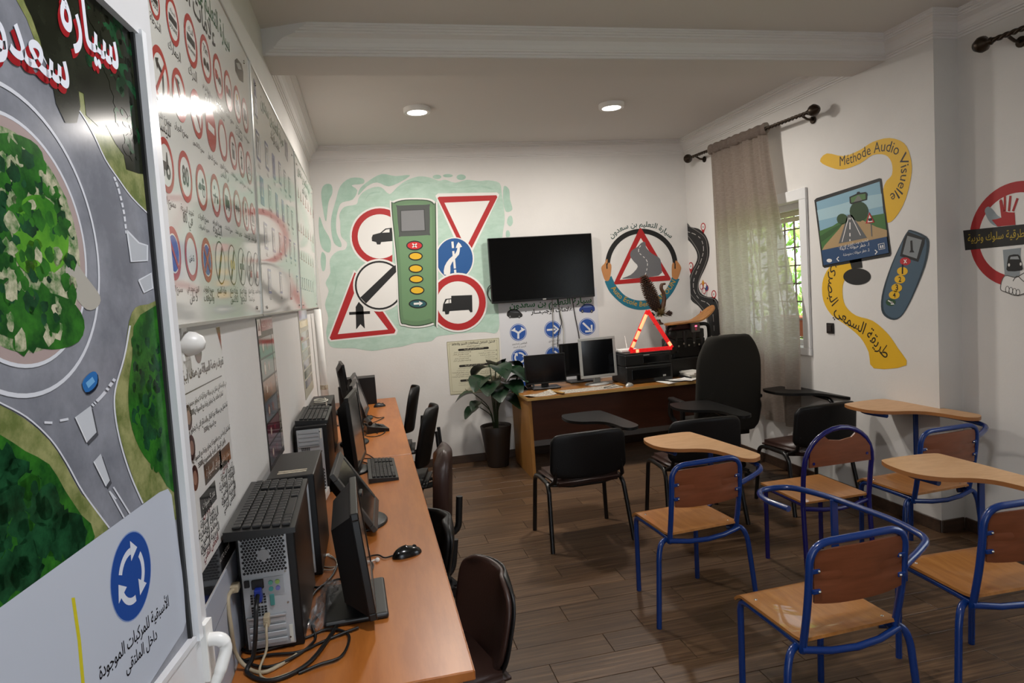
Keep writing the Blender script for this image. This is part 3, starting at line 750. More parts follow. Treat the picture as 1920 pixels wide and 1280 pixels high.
for k, (lab, pts) in enumerate((('thick black cable looping at the front left of the table', [(440, 1208), (470, 1222), (520, 1212), (575, 1195), (610, 1180), (640, 1182), (655, 1195), (640, 1230), (600, 1245), (560, 1262)]),
                                ('black cable running under the nearest monitor base', [(450, 1240), (500, 1228), (560, 1222), (600, 1205), (640, 1188), (672, 1176)]),
                                ('black cable crossing the table in front of the nearest tower', [(432, 1225), (490, 1250), (545, 1235), (590, 1200), (585, 1170), (600, 1150)]),
                                ('black cable bent around the plastic wrapping', [(590, 1175), (575, 1150), (590, 1110), (620, 1090), (640, 1085)]),
                                ('black mouse cable winding from the near mouse', [(740, 1040), (722, 1045), (708, 1040), (690, 1045), (700, 1060), (688, 1082), (660, 1090)]),
                                ('black cable on the table between tower and monitor', [(566, 1075), (580, 1095), (600, 1100), (622, 1080), (632, 1060)]),
                                ('black keyboard lead coiled behind the table keyboard', [(705, 862), (690, 852), (675, 850), (680, 858), (700, 860), (708, 868), (690, 868), (672, 862)]),
                                ('black cable loop in front of the fourth monitor', [(685, 815), (705, 805), (722, 808), (712, 816), (690, 818), (680, 810), (695, 805), (708, 812)]),
                                ('thin black cable beside the far keyboard', [(690, 795), (705, 790), (720, 782), (708, 783), (695, 778)]),
                                ('black lead of the far mouse', [(705, 752), (695, 756), (688, 750), (682, 742), (685, 735)]))):
    cable(lab, pts, .0042 if k not in (4, 6, 7, 8, 9) else .003, m_blackc, group=G)
cable('white earphone lead tangled behind the nearest monitor', [(690, 1047), (672, 1043), (655, 1050), (632, 1048), (612, 1040), (592, 1035), (585, 1050), (595, 1064), (622, 1068), (632, 1055), (618, 1040), (600, 1050), (608, 1062), (640, 1060), (684, 1040), (692, 1030), (684, 1018), (676, 1010), (690, 1020), (680, 1030)], .0022, mat('white_lead', '#ddd8cc', .5), 'earphones', 'earphone_lead')
eb = thing('earphone_bud', 'white earphone bud beside the near mouse cable', 'earphones', tuple(on(708, 1053, 2, TZ)), .4)
MB().lathe([(.004, 0), (.008, .004), (.009, .01), (.005, .015), (0, .016)], 12).build('bud', m_white, eb); MB().tube([(0, 0, .008), (-.012, .004, .009), (-.03, .008, .004)], .0032, 8).build('stem', m_white, eb)
jp = on(606, 1042, 2, TZ); jo = thing('earphone_splitter', 'round white earphone clip in the tangle of white lead', 'earphones', tuple(jp))
MB().lathe([(.009, 0), (.01, .003), (.009, .006), (0, .007)], 16).build('disc', m_white, jo); MB().box((.016, 0, .004), (.016, .006, .006), bev=.002).build('strain_relief', m_white, jo)
# plugs on the nearest tower
for (nm, lab, c, sz, m_) in (('power_plug', 'beige mains plug in the nearest tower', (-.03, F1-.013, .955), (.026, .034, .02), m_beige), ('video_plug', 'blue video plug in the nearest tower', (.03, F1-.012, .925), (.018, .03, .036), m_vga), ('cable_plug', 'beige cable plug low on the nearest tower', (.045, F1-.012, .85), (.016, .03, .03), m_beige)):
    t = thing(nm, lab, 'plug', (c[0], c[1], c[2]-sz[2]/2)); MB().box((0, 0, sz[2]/2), sz, bev=.003).build('body', m_, t)
    MB().cyl((0, -sz[1]*.62, sz[2]/2), .005, sz[1]*.3, 10, axis='y').build('strain_relief', m_, t)
# power strip
q = on(606, 952, 2, TZ); ps = thing('power_strip', 'white power strip with red switch behind the nearest monitor', 'power strip', (q.x-.02, q.y+.1, TZ), -.1)
MB().box((0, 0, .02), (.055, .26, .04), bev=.005).build('body', m_white, ps)
for k in range(4): MB().cyl((0, -.06+.05*k, .041), .018, .003, 16).build('socket', m_plast, ps)
MB().box((0, -.105, .043), (.018, .024, .01), bev=.002).build('switch', mat('red_switch', '#b01d16', .35), ps)
# clear plastic wrapping
def clear_mat():
    m = bpy.data.materials.new('clear_plastic_film'); m.use_nodes = True; nt = m.node_tree; n = nt.nodes; n.remove(n['Principled BSDF'])
    a = n.new('ShaderNodeBsdfTransparent'); g = n.new('ShaderNodeBsdfGlossy'); g.inputs['Roughness'].default_value = .15; d = n.new('ShaderNodeBsdfDiffuse'); d.inputs[0].default_value = (.6, .6, .62, 1)
    m1 = n.new('ShaderNodeMixShader'); m1.inputs[0].default_value = .4; m2 = n.new('ShaderNodeMixShader'); m2.inputs[0].default_value = .22
    nt.links.new(g.outputs[0], m1.inputs[1]); nt.links.new(d.outputs[0], m1.inputs[2]); nt.links.new(a.outputs[0], m2.inputs[1]); nt.links.new(m1.outputs[0], m2.inputs[2]); nt.links.new(m2.outputs[0], n['Material Output'].inputs[0]); return m
rw = random.Random(2); q = on(585, 1180, 2, TZ); pl_ = {}
def film(u, v):
    k = (round(u*18), round(v*18))
    if k not in pl_: pl_[k] = (rw.gauss(0, .008), rw.gauss(0, .008), abs(rw.gauss(0, .014)))
    j = pl_[k]; e = math.sin(PI*u)*math.sin(PI*v)
    return ((u-.5)*.05+j[0]*.6, (v-.5)*.3+j[1], .003+.05*e+j[2]*(.25+e))
fl = thing('plastic_wrap', 'crumpled clear plastic wrapping between tower and nearest monitor', 'plastic wrap', (q.x+.035, q.y+.14, TZ), -.2)
MB().grid(film, 18, 18, sm=False).build('film', clear_mat(), fl)
cable('white cable coiled on the fourth tower', [(.0, 4.38, 1.0765), (.06, 4.36, 1.0775), (.08, 4.45, 1.077), (.02, 4.5, 1.08), (.0, 4.4, 1.085), (.07, 4.38, 1.086), (.06, 4.48, 1.084)], .004, mat('white_lead2', '#c9c5b8', .5), group=G)
# desk telephone-like charger block and a small adapter at the far end
t = thing('desk_phone', 'low black desk telephone between the far monitors', 'telephone', (.37, 4.9, TZ), .2)
b = MB(); b.prism([(-.08, 0), (.08, 0), (.08, .02), (-.08, .055)], -.1, .1, 0, rotm(PI/2, 0, 0)); b.build('body', m_plast, t)
MB().tube([(-.05, -.08, .07), (-.05, -.04, .08), (-.05, .04, .08), (-.05, .08, .07)], .018, 8).build('handset', m_plast, t)
kb = MB()
for i in range(4):
    for j in range(3): kb.box((.01+i*.017, -.02+j*.02, .046-.0021*i*3.6), (.012, .014, .01), bev=.002, seg=1)
kb.build('keypad', m_key, t)
t = thing('power_adapter', 'small grey adapter at the far end by the left wall', 'adapter', (.03, 5.35, TZ), 0)
MB().box((0, 0, .025), (.06, .09, .05), bev=.006).build('body', m_silver, t); MB().tube([(0, -.045, .02), (.02, -.1, .012), (.06, -.14, .006)], .004, 6).build('lead', m_blackc, t)

# ---------------------------------------------------------------- teacher's desk and what stands on it
m_dtop = mat('desk_top_oak', '#94632f', .35, col2='#84541f', vscale=2.5, stretch=(1.5, 9, 3))
m_dedge = mat('desk_edge_pale', '#b28d52', .4)
m_dside = mat('desk_side_beech', '#a9793f', .45, col2='#9a6a32', vscale=3, stretch=(6, 6, 1))
m_dpan = mat('desk_modesty_brown', '#4d2818', .4, col2='#43210f', vscale=2.5, stretch=(1, 6, 6))
DX0, DX1, DY0, DY1 = 1.70, 3.74, 5.60, 6.36
t = thing('teacher_desk', 'brown wooden desk with pale edges in front of the back wall', 'desk', ((DX0+DX1)/2, (DY0+DY1)/2, 0))
dw, dd = DX1-DX0, DY1-DY0
MB().box((0, 0, .736), (dw, dd, .028), bev=.002).build('desktop', m_dtop, t)
MB().box((0, -dd/2-.001, .736), (dw, .004, .024)).build('front_edge', m_dedge, t); MB().box((-dw/2-.001, 0, .736), (.004, dd, .024)).build('side_edge', m_dedge, t)
for s in (-1, 1): MB().box((s*(dw/2-.03), .01, .36), (.032, dd-.06, .72), bev=.002).build('side_panel', m_dside, t)
MB().box((0, -dd/2+.1, .53), (dw-.1, .018, .38), bev=.001).build('modesty_panel', m_dpan, t)
GD = 'monitors on the desk'
monitor('wide black monitor at the left end of the desk', 1.99, 6.0, PI-.07, .40, .28, .055, .03, .045, base='rect', name_group=GD, bezel=.012)
monitor('black monitor half hidden behind the silver one', 2.42, 6.2, PI, .44, .33, .07, .03, .05, base='rect', name_group=GD, bezel=.014)
monitor('silver framed square monitor in the middle of the desk', 2.50, 5.92, PI+.06, .375, .385, .075, .05, .06, face=m_silver, name_group=GD, bezel=.026)
# printer
m_prn = mat('matte_black_printer', '#151515', .4); m_prg = mat('glossy_printer_panel', '#0c0c0d', .15)
t = thing('printer', 'black multifunction printer on the right half of the desk', 'printer', (2.935, 5.93, .75), .02)
MB().box((0, 0, .085), (.48, .36, .17), bev=.014, seg=3).build('lower_body', m_prn, t)
MB().box((0, 0, .225), (.48, .34, .11), bev=.012, seg=3).build('scanner', m_prn, t)
MB().box((0, 0, .285), (.46, .32, .016), bev=.006).build('lid', m_prn, t)
MB().box((.08, -.168, .222), (.27, .01, .07), bev=.004).build('display_panel', m_prg, t)
MB().box((.02, -.178, .09), (.4, .012, .1), bev=.004).build('paper_tray', m_prg, t)
MB().box((.15, -.186, .06), (.03, .004, .016), bev=.001).build('badge', m_silver, t)
MB().box((-.02, -.175, .268), (.06, .004, .008)).build('logo_plate', m_silver, t)
# router with two antennas
t = thing('wifi_router', 'small white router with two antennas on the printer', 'router', (2.80, 5.95, 1.043), .1)
MB().box((0, 0, .015), (.17, .11, .03), bev=.008, seg=3).build('body', m_white, t)
for sx, le in ((-.085, -.03), (.03, -.012)): MB().tube([(sx, .04, .01), (sx+le, .05, .15)], [.006, .005], 8).build('antenna', m_white, t)
# warning triangle: glow painted in as emission on red bars and pale segments
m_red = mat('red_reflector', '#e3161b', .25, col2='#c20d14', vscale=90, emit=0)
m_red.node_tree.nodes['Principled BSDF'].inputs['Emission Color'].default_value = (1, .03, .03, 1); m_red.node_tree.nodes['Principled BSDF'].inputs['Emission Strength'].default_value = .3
m_amb = mat('reflector_painted_glow', '#ffb07a', .25, emit=.9)
t = thing('warning_triangle', 'red reflective warning triangle with painted-in glow standing on the printer', 'warning triangle', (2.99, 5.80, 1.043), 0)
A, B_, C_ = Vector((-.215, 0, .015)), Vector((.215, 0, .015)), Vector((-.015, 0, .39))
def bar(a, b, m_, nm, off=0, wd=.038, th=.014):
    d = (b-a); L = d.length; M = Matrix.Translation((a+b)/2+Vector((0, off, 0))) @ rotm(0, -math.atan2(d.z, d.x), 0)
    return MB().box((0, 0, 0), (L, th, wd), 0, M, bev=.003).build(nm, m_, t)
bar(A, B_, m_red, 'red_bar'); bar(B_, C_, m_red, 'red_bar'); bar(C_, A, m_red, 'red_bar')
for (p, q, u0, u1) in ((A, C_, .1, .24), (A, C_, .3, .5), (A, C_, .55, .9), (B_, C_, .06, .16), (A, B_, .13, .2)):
    bar(p+(q-p)*u0, p+(q-p)*u1, m_amb, 'painted_glow_segment', -.009, .03, .004)
for k in (-1, 1): MB().box((k*.1, .01, -.0015), (.02, .1, .006), bev=.001).build('foot', m_plast, t)
# cut-away engine model
m_eng = mat('oily_dark_metal', '#1b1917', .45, metal=.4); m_eng2 = mat('grey_cast_metal', '#3d3a37', .5, metal=.5); m_engr = mat('dull_red_paint', '#4a1a18', .5)
t = thing('engine_model', 'dark cut-away car engine on the desk beside the printer', 'engine', (3.455, 6.1, .75), 0)
MB().box((0, 0, .09), (.44, .34, .18), bev=.01).build('stand', m_eng, t)
MB().box((.02, 0, .27), (.36, .26, .2), bev=.02).build('block', m_eng, t)
MB().box((.03, -.02, .41), (.33, .2, .09), bev=.012).build('cylinder_head', m_eng2, t)
MB().box((.0, -.02, .485), (.29, .15, .06), bev=.014).build('rocker_cover', m_engr, t)
for x in (-.12, -.02, .08, .16): MB().cyl((x, -.11, .36), .024, .16, 12).build('intake_runner', m_eng2, t)
for (x, z, r_) in ((-.2, .3, .075), (-.17, .42, .045), (.2, .26, .055)): 
    b = MB(); b.lathe([(r_*.2, -.02), (r_, -.02), (r_, -.008), (r_*.85, 0), (r_, .008), (r_, .02), (r_*.2, .02)], 20, M=place((x, -.15, z), PI/2)); b.build('pulley', m_eng, t)
MB().tube(fillet([(.1, -.12, .5), (.24, -.12, .5), (.26, -.1, .35), (.2, -.05, .2)], .05), .018, 10).build('coolant_hose', m_eng, t)
MB().tube(fillet([(-.1, -.1, .5), (-.2, -.12, .5), (-.23, -.12, .35), (-.12, -.16, .24)], .05), .014, 10).build('coolant_hose', m_eng, t)
MB().box((.09, -.13, .47), (.09, .04, .09), bev=.006).build('control_box', mat('grey_box', '#6e6a66', .4), t)
MB().box((.09, -.152, .485), (.02, .006, .012)).build('indicator_lamp', mat('pink_indicator', '#ff5a78', .4, emit=3), t)
MB().box((.09, -.152, .455), (.012, .004, .02)).build('indicator_lens', mat('dim_red_indicator', '#b02040', .4, emit=.4), t)
for k in range(5): MB().cyl((-.1+k*.055, -.13, .3+.02*(k % 2)), .011, .03, 6, axis='y').build('bolt', m_chrome, t)
# curved wooden board on the engine
t = thing('wooden_board', 'curved wooden board resting on top of the engine', 'board', (3.50, 5.96, 1.265), .08)
m_deck = mat('skateboard_maple', '#a8743f', .4, col2='#8f5d2c', vscale=4, stretch=(1, 8, 8))
def deck(u, v):
    x = -.29+u*.55; z = .018 + (.14*((x-.02)/.24)**1.6 if x > .02 else .03*((x-.02)/.3)**2*(-.3)); wdt = .095*math.sqrt(max(.03, 1-(abs(u-.5)*2)**6))
    return (x, (v-.5)*2*wdt, z+.004*(v-.5)**2)
MB().shell(deck, 26, 8, .014).build('deck', m_deck, t)
MB().box((-.1, 0, .006), (.06, .1, .01), bev=.002).build('batten', m_deck, t)
# pine-cone bird ornament
m_cone = mat('brown_pine_cone', '#4a2f1e', .6); m_coned = mat('dark_cone_core', '#2b1a10', .7); m_straw = mat('straw_fluff', '#a89868', .7, col2='#6c5f3c', vscale=40)
t = thing('pine_cone_bird', 'brown bird ornament made of a pine cone behind the warning triangle', 'ornament', (3.25, 6.17, 1.266), 0)
axis0, axis1 = Vector((-.01, 0, .15)), Vector((-.14, 0, .5))
ax = (axis1-axis0).normalized(); qd = Vector((0, 0, 1)).rotation_difference(ax).to_matrix().to_4x4()
Mc = Matrix.Translation(axis0) @ qd; Lc = (axis1-axis0).length
MB().lathe([(.02, -.02), (.05, .03), (.058, .1), (.05, .2), (.03, .3), (.004, Lc)], 14, M=Mc).build('cone_core', m_coned, t)
sc_ = MB()
for i in range(20):
    zz = i*Lc/20; rr = .06*math.sin(PI*(.18+.76*i/20))**.7
    for k in range(13):
        a = 2*PI*(k+.5*(i % 2))/13; M = Mc @ Matrix.Translation((0, 0, zz)) @ rotm(0, 0, a)
        sc_.add([M @ Vector(p) for p in ((rr*.6, -.009, 0), (rr*.6, .009, 0), (rr+.016, .005, .016), (rr+.016, -.005, .016), (rr+.004, 0, .02))], [(0, 1, 2, 3), (3, 2, 4), (0, 3, 4), (1, 4, 2)])
o = sc_.build('cone_scales', m_cone, t); o['kind'] = 'stuff'
MB().tube(spline([(.03, 0, .12), (.07, 0, .22), (.075, 0, .3), (.05, 0, .36), (.06, 0, .4), (.1, 0, .405)], 4), [.026, .022, .018, .018, .018, .012, .005], 10).build('neck_and_head', m_cone, t)
fl_ = MB(); rs = random.Random(9)
for k in range(240):
    a, b_ = rs.uniform(0, 2*PI), rs.uniform(-.4, 1.2); d = Vector((math.cos(a)*math.cos(b_), math.sin(a)*math.cos(b_), math.sin(b_))); c = Vector((.02, -.02, .1))
    s_ = d.cross(Vector((.3, .2, .9))).normalized()*.006; fl_.add([c+s_, c-s_, c+d*rs.uniform(.06, .11)], [(0, 1, 2)])
o = fl_.build('straw_breast', m_straw, t); o['kind'] = 'stuff'
wg = MB()
for sg in (-1, 1):
    for k in range(26):
        a = rs.uniform(-.6, .9); c = Vector((.02+sg*.055, -.01, .1)); d = Vector((sg*math.cos(a), -.3*rs.random(), math.sin(a)*.6)); s_ = Vector((0, 0, .011)); L_ = rs.uniform(.04, .085)
        wg.add([c, c+d*L_*.6+s_, c+d*L_, c+d*L_*.6-s_], [(0, 1, 2, 3)])
wg.build('wing_leaves', m_coned, t)
MB().lathe([(.05, -.002), (.05, .012), (.03, .02), (.02, .05)], 16).build('wooden_base', m_cone, t)
# books, papers, newspaper, keyboard, stick, mouse, headset
for k, (c_, th, rz, lab) in enumerate((('#2a2c2e', .028, .1, 'dark book at the bottom of the pile behind the office chair'), ('#cfccc4', .018, -.05, 'white paperback in the middle of the pile behind the office chair'), ('#d9d6cf', .016, .2, 'white paperback on top of the pile behind the office chair'))):
    z0 = .75+sum((.028, .018, .016)[:k])
    t = thing('book', lab, 'book', (3.40+.008*k, 5.80, z0), rz, 'books piled on the desk')
    mc = mat('book_cover_%d' % k, c_, .45); b = MB(); b.box((0, 0, .0015), (.16, .22, .003)); b.box((0, 0, th-.0015), (.16, .22, .003)); b.box((-.079, 0, th/2), (.003, .22, th)); b.build('cover', mc, t)
    MB().box((.002, 0, th/2), (.15, .212, th-.006)).build('pages', mat('book_pages', '#c9c4b6', .8), t)
m_pap = mat('white_paper', '#dad8d3', .7)
def sheet(name, lab, x, y, rz, w_, h_, m_, k, curl=.006, grp='loose papers on the desk', z=.7503):
    r_ = random.Random(k); ph = r_.uniform(0, 6)
    t = thing(name, lab, 'paper', (x, y, z), rz, grp)
    MB().grid(lambda u, v: ((u-.5)*w_, (v-.5)*h_, .0006+curl*(.5+.5*math.sin(ph+3*u+2*v))*abs(u-.5)*2), 8, 8).build('page', m_, t)
for k, (x, y, rz, lab) in enumerate(((3.12, 5.69, .3, 'white sheet lowest and leftmost in the paper pile'), (3.24, 5.70, -.2, 'white sheet in the middle of the paper pile'), (3.30, 5.685, .7, 'white sheet on top of the paper pile by the chair'), (3.2, 5.68, .05, 'white sheet at the desk edge in the paper pile'))):
    sheet('paper_sheet', lab, x, y, rz, .21, .15 if k else .18, m_pap, k, .01, z=.7503+.004*k)
m_news = mat('newsprint', '#b9b1a4', .8, col2='#7d766c', vscale=26, stretch=(3, 1, 1))
sheet('newspaper', 'crumpled newspaper at the left front corner of the desk', 1.84, 5.70, .1, .27, .17, m_news, 11, .028, 'newspapers on the desk')
sheet('newspaper', 'flat printed sheet lying in front of the silver monitor', 2.32, 5.74, .03, .62, .2, m_news, 12, .004, 'newspapers on the desk')
t = thing('wooden_stick', 'short wooden ruler lying across the newspaper on the desk', 'ruler', (2.0, 5.72, .758), 1.85)
MB().box((0, 0, .007), (.26, .028, .012), bev=.003).build('blade', mat('pale_stick', '#a8854c', .5), t); MB().cyl((.115, 0, .0142), .006, .002, 12).build('hole', m_plast, t)
mouse('grey and black mouse beside the printer on the desk', (2.70, 5.68, .75), -.9, m_silver)
o = cable('thin black mouse lead curling on the desk', [(2.68, 5.72, .754), (2.6, 5.71, .754), (2.5, 5.68, .754), (2.46, 5.72, .754), (2.55, 5.77, .754), (2.62, 5.84, .754), (2.60, 5.92, .754)], .0028, m_blackc, group='cables around the desk')
t = thing('headset', 'black headset at the left end of the desk by the plant', 'headset', (1.80, 6.14, .75), .5)
MB().tube([(.08*math.cos(a), .03*math.sin(a)+.02, .03+.09*max(0, math.sin(a))) for a in [k*PI/12 for k in range(13)]], .008, 8).build('headband', m_plast, t)
for sx in (-.08, .08): MB().cyl((sx, .02, .032), .03, .022, 16, axis='x').build('ear_cushion', m_plast, t)

# ---------------------------------------------------------------- television
m_tv = mat('television_screen', '#020202', .2, spec=.25); m_tvb = mat('television_bezel', '#0a0a0a', .3)
t = thing('television', 'large black flat television mounted on the back wall', 'television', (2.145, 6.44, 1.59), 0)
MB().box((0, .02, .325), (1.085, .04, .65), bev=.006).build('housing', m_tvb, t)
MB().box((0, -.0015, .332), (1.065, .003, .622)).build('screen', m_tv, t)
MB().box((.0, -.002, .012), (.035, .004, .012)).build('logo_plate', m_silver, t)
MB().box((0, .065, .33), (.3, .05, .3)).build('wall_mount', m_plast, t)
YW = YB-.006
for lab, pts, m_ in (('black cable hanging from the television to the left monitor', [(1046, 555), (1050, 590), (1053, 605), (1047, 625), (1046, 650)], m_blackc), ('black cable hanging from the television behind the silver monitor', [(1072, 553), (1078, 590), (1084, 620), (1087, 640)], m_blackc), ('grey cable hanging from the television', [(1035, 555), (1036, 580), (1037, 610), (1037, 660)], mat('grey_cable', '#8a8780', .5)), ('pale cable hanging beside the black television cable', [(1048, 575), (1056, 610), (1057, 640), (1058, 655)], mat('pale_cable', '#b5b2aa', .5)), ('black cable looping at the left end of the television', [(922, 532), (915, 540), (914, 552), (920, 563), (926, 565)], m_blackc)):
    cable(lab, [tuple(on(x, y, 1, YW-.012)) for x, y in pts], .0045, m_, group='television cables')

# ---------------------------------------------------------------- plant
t = thing('potted_plant', 'leafy green plant in a dark tapered pot beside the desk', 'plant', (1.52, 6.27, 0), 0)
m_pot = mat('dark_brown_pot', '#2f2620', .5, bump=.05, bscale=30); m_pleaf = mat('glossy_dark_leaf', '#16301b', .3, col2='#0f2314', vscale=20); m_stem = mat('leaf_stem', '#2c3a1f', .5); m_bark = mat('pot_bark', '#6d6258', .9, col2='#463c33', vscale=40, bump=.6, bscale=70)
MB().lathe([(.1, 0), (.105, .01), (.14, .3), (.155, .40), (.15, .405), (.14, .395), (.135, .37)], 28).build('pot', m_pot, t)
MB().lathe([(0, .375), (.07, .378), (.137, .37)], 20).build('bark_mulch', m_bark, t)
LV = [(-.15, -.03, .60, .19, -2.6), (-.2, .0, .74, .18, 3.0), (-.15, -.08, .665, .15, -2.3), (.0, -.12, .80, .26, -1.6), (.1, -.08, .95, .27, -.8), (-.02, -.03, .98, .25, 2.2), (.12, .0, 1.0, .24, .5), (.16, -.06, .86, .25, -.4), (.08, -.12, .70, .24, -1.1), (-.08, -.08, .90, .25, -2.2), (.14, -.02, .72, .2, -.2), (.2, .0, .93, .2, .2), (.05, .0, 1.02, .22, 1.4), (-.04, -.13, .86, .25, -1.9), (.1, -.13, .83, .25, -1.2), (.03, -.1, 1.0, .24, -1.4), (.13, -.1, .78, .22, -.7)]
for k, (x, y, z, L_, a) in enumerate(LV):
    MB().tube(spline([(x*.1, y*.1, .37), (x*.3, y*.3, .37+(z-.37)*.6), (x, y, z)], 5), [.005, .0035], 6).build('stem', m_stem, t)
    M = place((x, y, z), 0, 0, a)
    def lf(u, v, L_=L_):
        wv = L_*.46*math.sin(PI*min(1, v*.92+.06))**.75; xx = v*L_; yy_ = (u-.5)*2*wv
        return (xx, yy_, .35*abs(yy_) - .9*xx*xx/L_*.55 + .06*xx + .006*math.sin(v*18)*abs(u-.5))
    MB().grid(lf, 6, 9, M=M).build('leaf', m_pleaf, t)

# ---------------------------------------------------------------- flat prints and wall paint
AR = {}
for ch, base, n in (('ء', 0xFE80, 1), ('آ', 0xFE81, 2), ('أ', 0xFE83, 2), ('ؤ', 0xFE85, 2), ('إ', 0xFE87, 2), ('ئ', 0xFE89, 4), ('ا', 0xFE8D, 2), ('ب', 0xFE8F, 4), ('ة', 0xFE93, 2), ('ت', 0xFE95, 4), ('ث', 0xFE99, 4), ('ج', 0xFE9D, 4), ('ح', 0xFEA1, 4), ('خ', 0xFEA5, 4), ('د', 0xFEA9, 2), ('ذ', 0xFEAB, 2), ('ر', 0xFEAD, 2), ('ز', 0xFEAF, 2), ('س', 0xFEB1, 4), ('ش', 0xFEB5, 4), ('ص', 0xFEB9, 4), ('ض', 0xFEBD, 4), ('ط', 0xFEC1, 4), ('ظ', 0xFEC5, 4), ('ع', 0xFEC9, 4), ('غ', 0xFECD, 4), ('ف', 0xFED1, 4), ('ق', 0xFED5, 4), ('ك', 0xFED9, 4), ('ل', 0xFEDD, 4), ('م', 0xFEE1, 4), ('ن', 0xFEE5, 4), ('ه', 0xFEE9, 4), ('و', 0xFEED, 2), ('ى', 0xFEEF, 2), ('ي', 0xFEF1, 4)):
    AR[ch] = (base, n)
LA = {'ا': 0xFEFB, 'أ': 0xFEF7, 'إ': 0xFEF9, 'آ': 0xFEF5}
def shape_arabic(s):
    if not any(c in AR for c in s): return s
    out = []; i = 0; joined = False          # joined: previous letter connects forward
    while i < len(s):
        c = s[i]
        if c not in AR: out.append(c); joined = False; i += 1; continue
        if c == 'ل' and i+1 < len(s) and s[i+1] in LA:
            out.append(chr(LA[s[i+1]] + (1 if joined else 0))); joined = False; i += 2; continue
        base, n = AR[c]; nxt = i+1 < len(s) and s[i+1] in AR and s[i+1] != 'ء'
        if n == 1: out.append(chr(base)); joined = False
        elif n == 2: out.append(chr(base + (1 if joined else 0))); joined = False
        else:
            out.append(chr(base + ((3 if nxt else 1) if joined else (2 if nxt else 0)))); joined = nxt
        i += 1
    r = []; run = []
    for c in reversed(out):
        if c.isascii() and c.isalnum(): run.append(c)
        else: r += reversed(run); run = []; r.append({'(': ')', ')': '('}.get(c, c))
    r += reversed(run); return ''.join(r)
_fc = bpy.data.curves.new('lettering', 'FONT'); _fo = bpy.data.objects.new('lettering', _fc); COL.objects.link(_fo); _fc.resolution_u = 2
TXT = {}
def glyphs(s, bold=0.0):
    k = (s, bold)
    if k not in TXT:
        _fc.body = shape_arabic(s); _fc.offset = bold
        bpy.context.view_layer.update(); dg = bpy.context.evaluated_depsgraph_get()
        me = bpy.data.meshes.new_from_object(_fo.evaluated_get(dg))
        vs = [(v.co.x, v.co.y) for v in me.vertices]; fs = [list(p.vertices) for p in me.polygons]
        bpy.data.meshes.remove(me); x0 = min(v[0] for v in vs); x1 = max(v[0] for v in vs)
        TXT[k] = ([(x-x0, y) for x, y in vs], fs, x1-x0)
    return TXT[k]
class Plane:
    def __init__(s, p0, n, a, b=(0, 0, 1)): s.p0, s.n, s.a, s.b = Vector(p0), Vector(n).normalized(), Vector(a).normalized(), Vector(b).normalized()
    def px(s, x, y):
        d = ray(x, y); q = CAM + d*((s.p0-CAM).dot(s.n)/d.dot(s.n)) - s.p0; return Vector((q.dot(s.a), q.dot(s.b)))
    def w(s, p, off): return s.p0 + s.a*p[0] + s.b*p[1] + s.n*off
def inkm(h, gloss):
    if not isinstance(h, str): return h
    return mat(('paint_', 'gloss_ink_', 'film_ink_')[int(gloss)]+h.strip('#'), h, (.6, .1, .12)[int(gloss)], spec=.5, ior=(None, None, 1.13)[int(gloss)])
def ell(cx, cy, rx, ry=None, n=40, a0=0, a1=2*PI, rot=0):
    ry = rx if ry is None else ry; c, s = math.cos(rot), math.sin(rot); full = abs(a1-a0-2*PI) < 1e-6; m_ = n if full else n+1
    o = []
    for k in range(m_):
        a = a0+(a1-a0)*k/n; x, y = rx*math.cos(a), ry*math.sin(a); o.append((cx+x*c-y*s, cy+x*s+y*c))
    return o
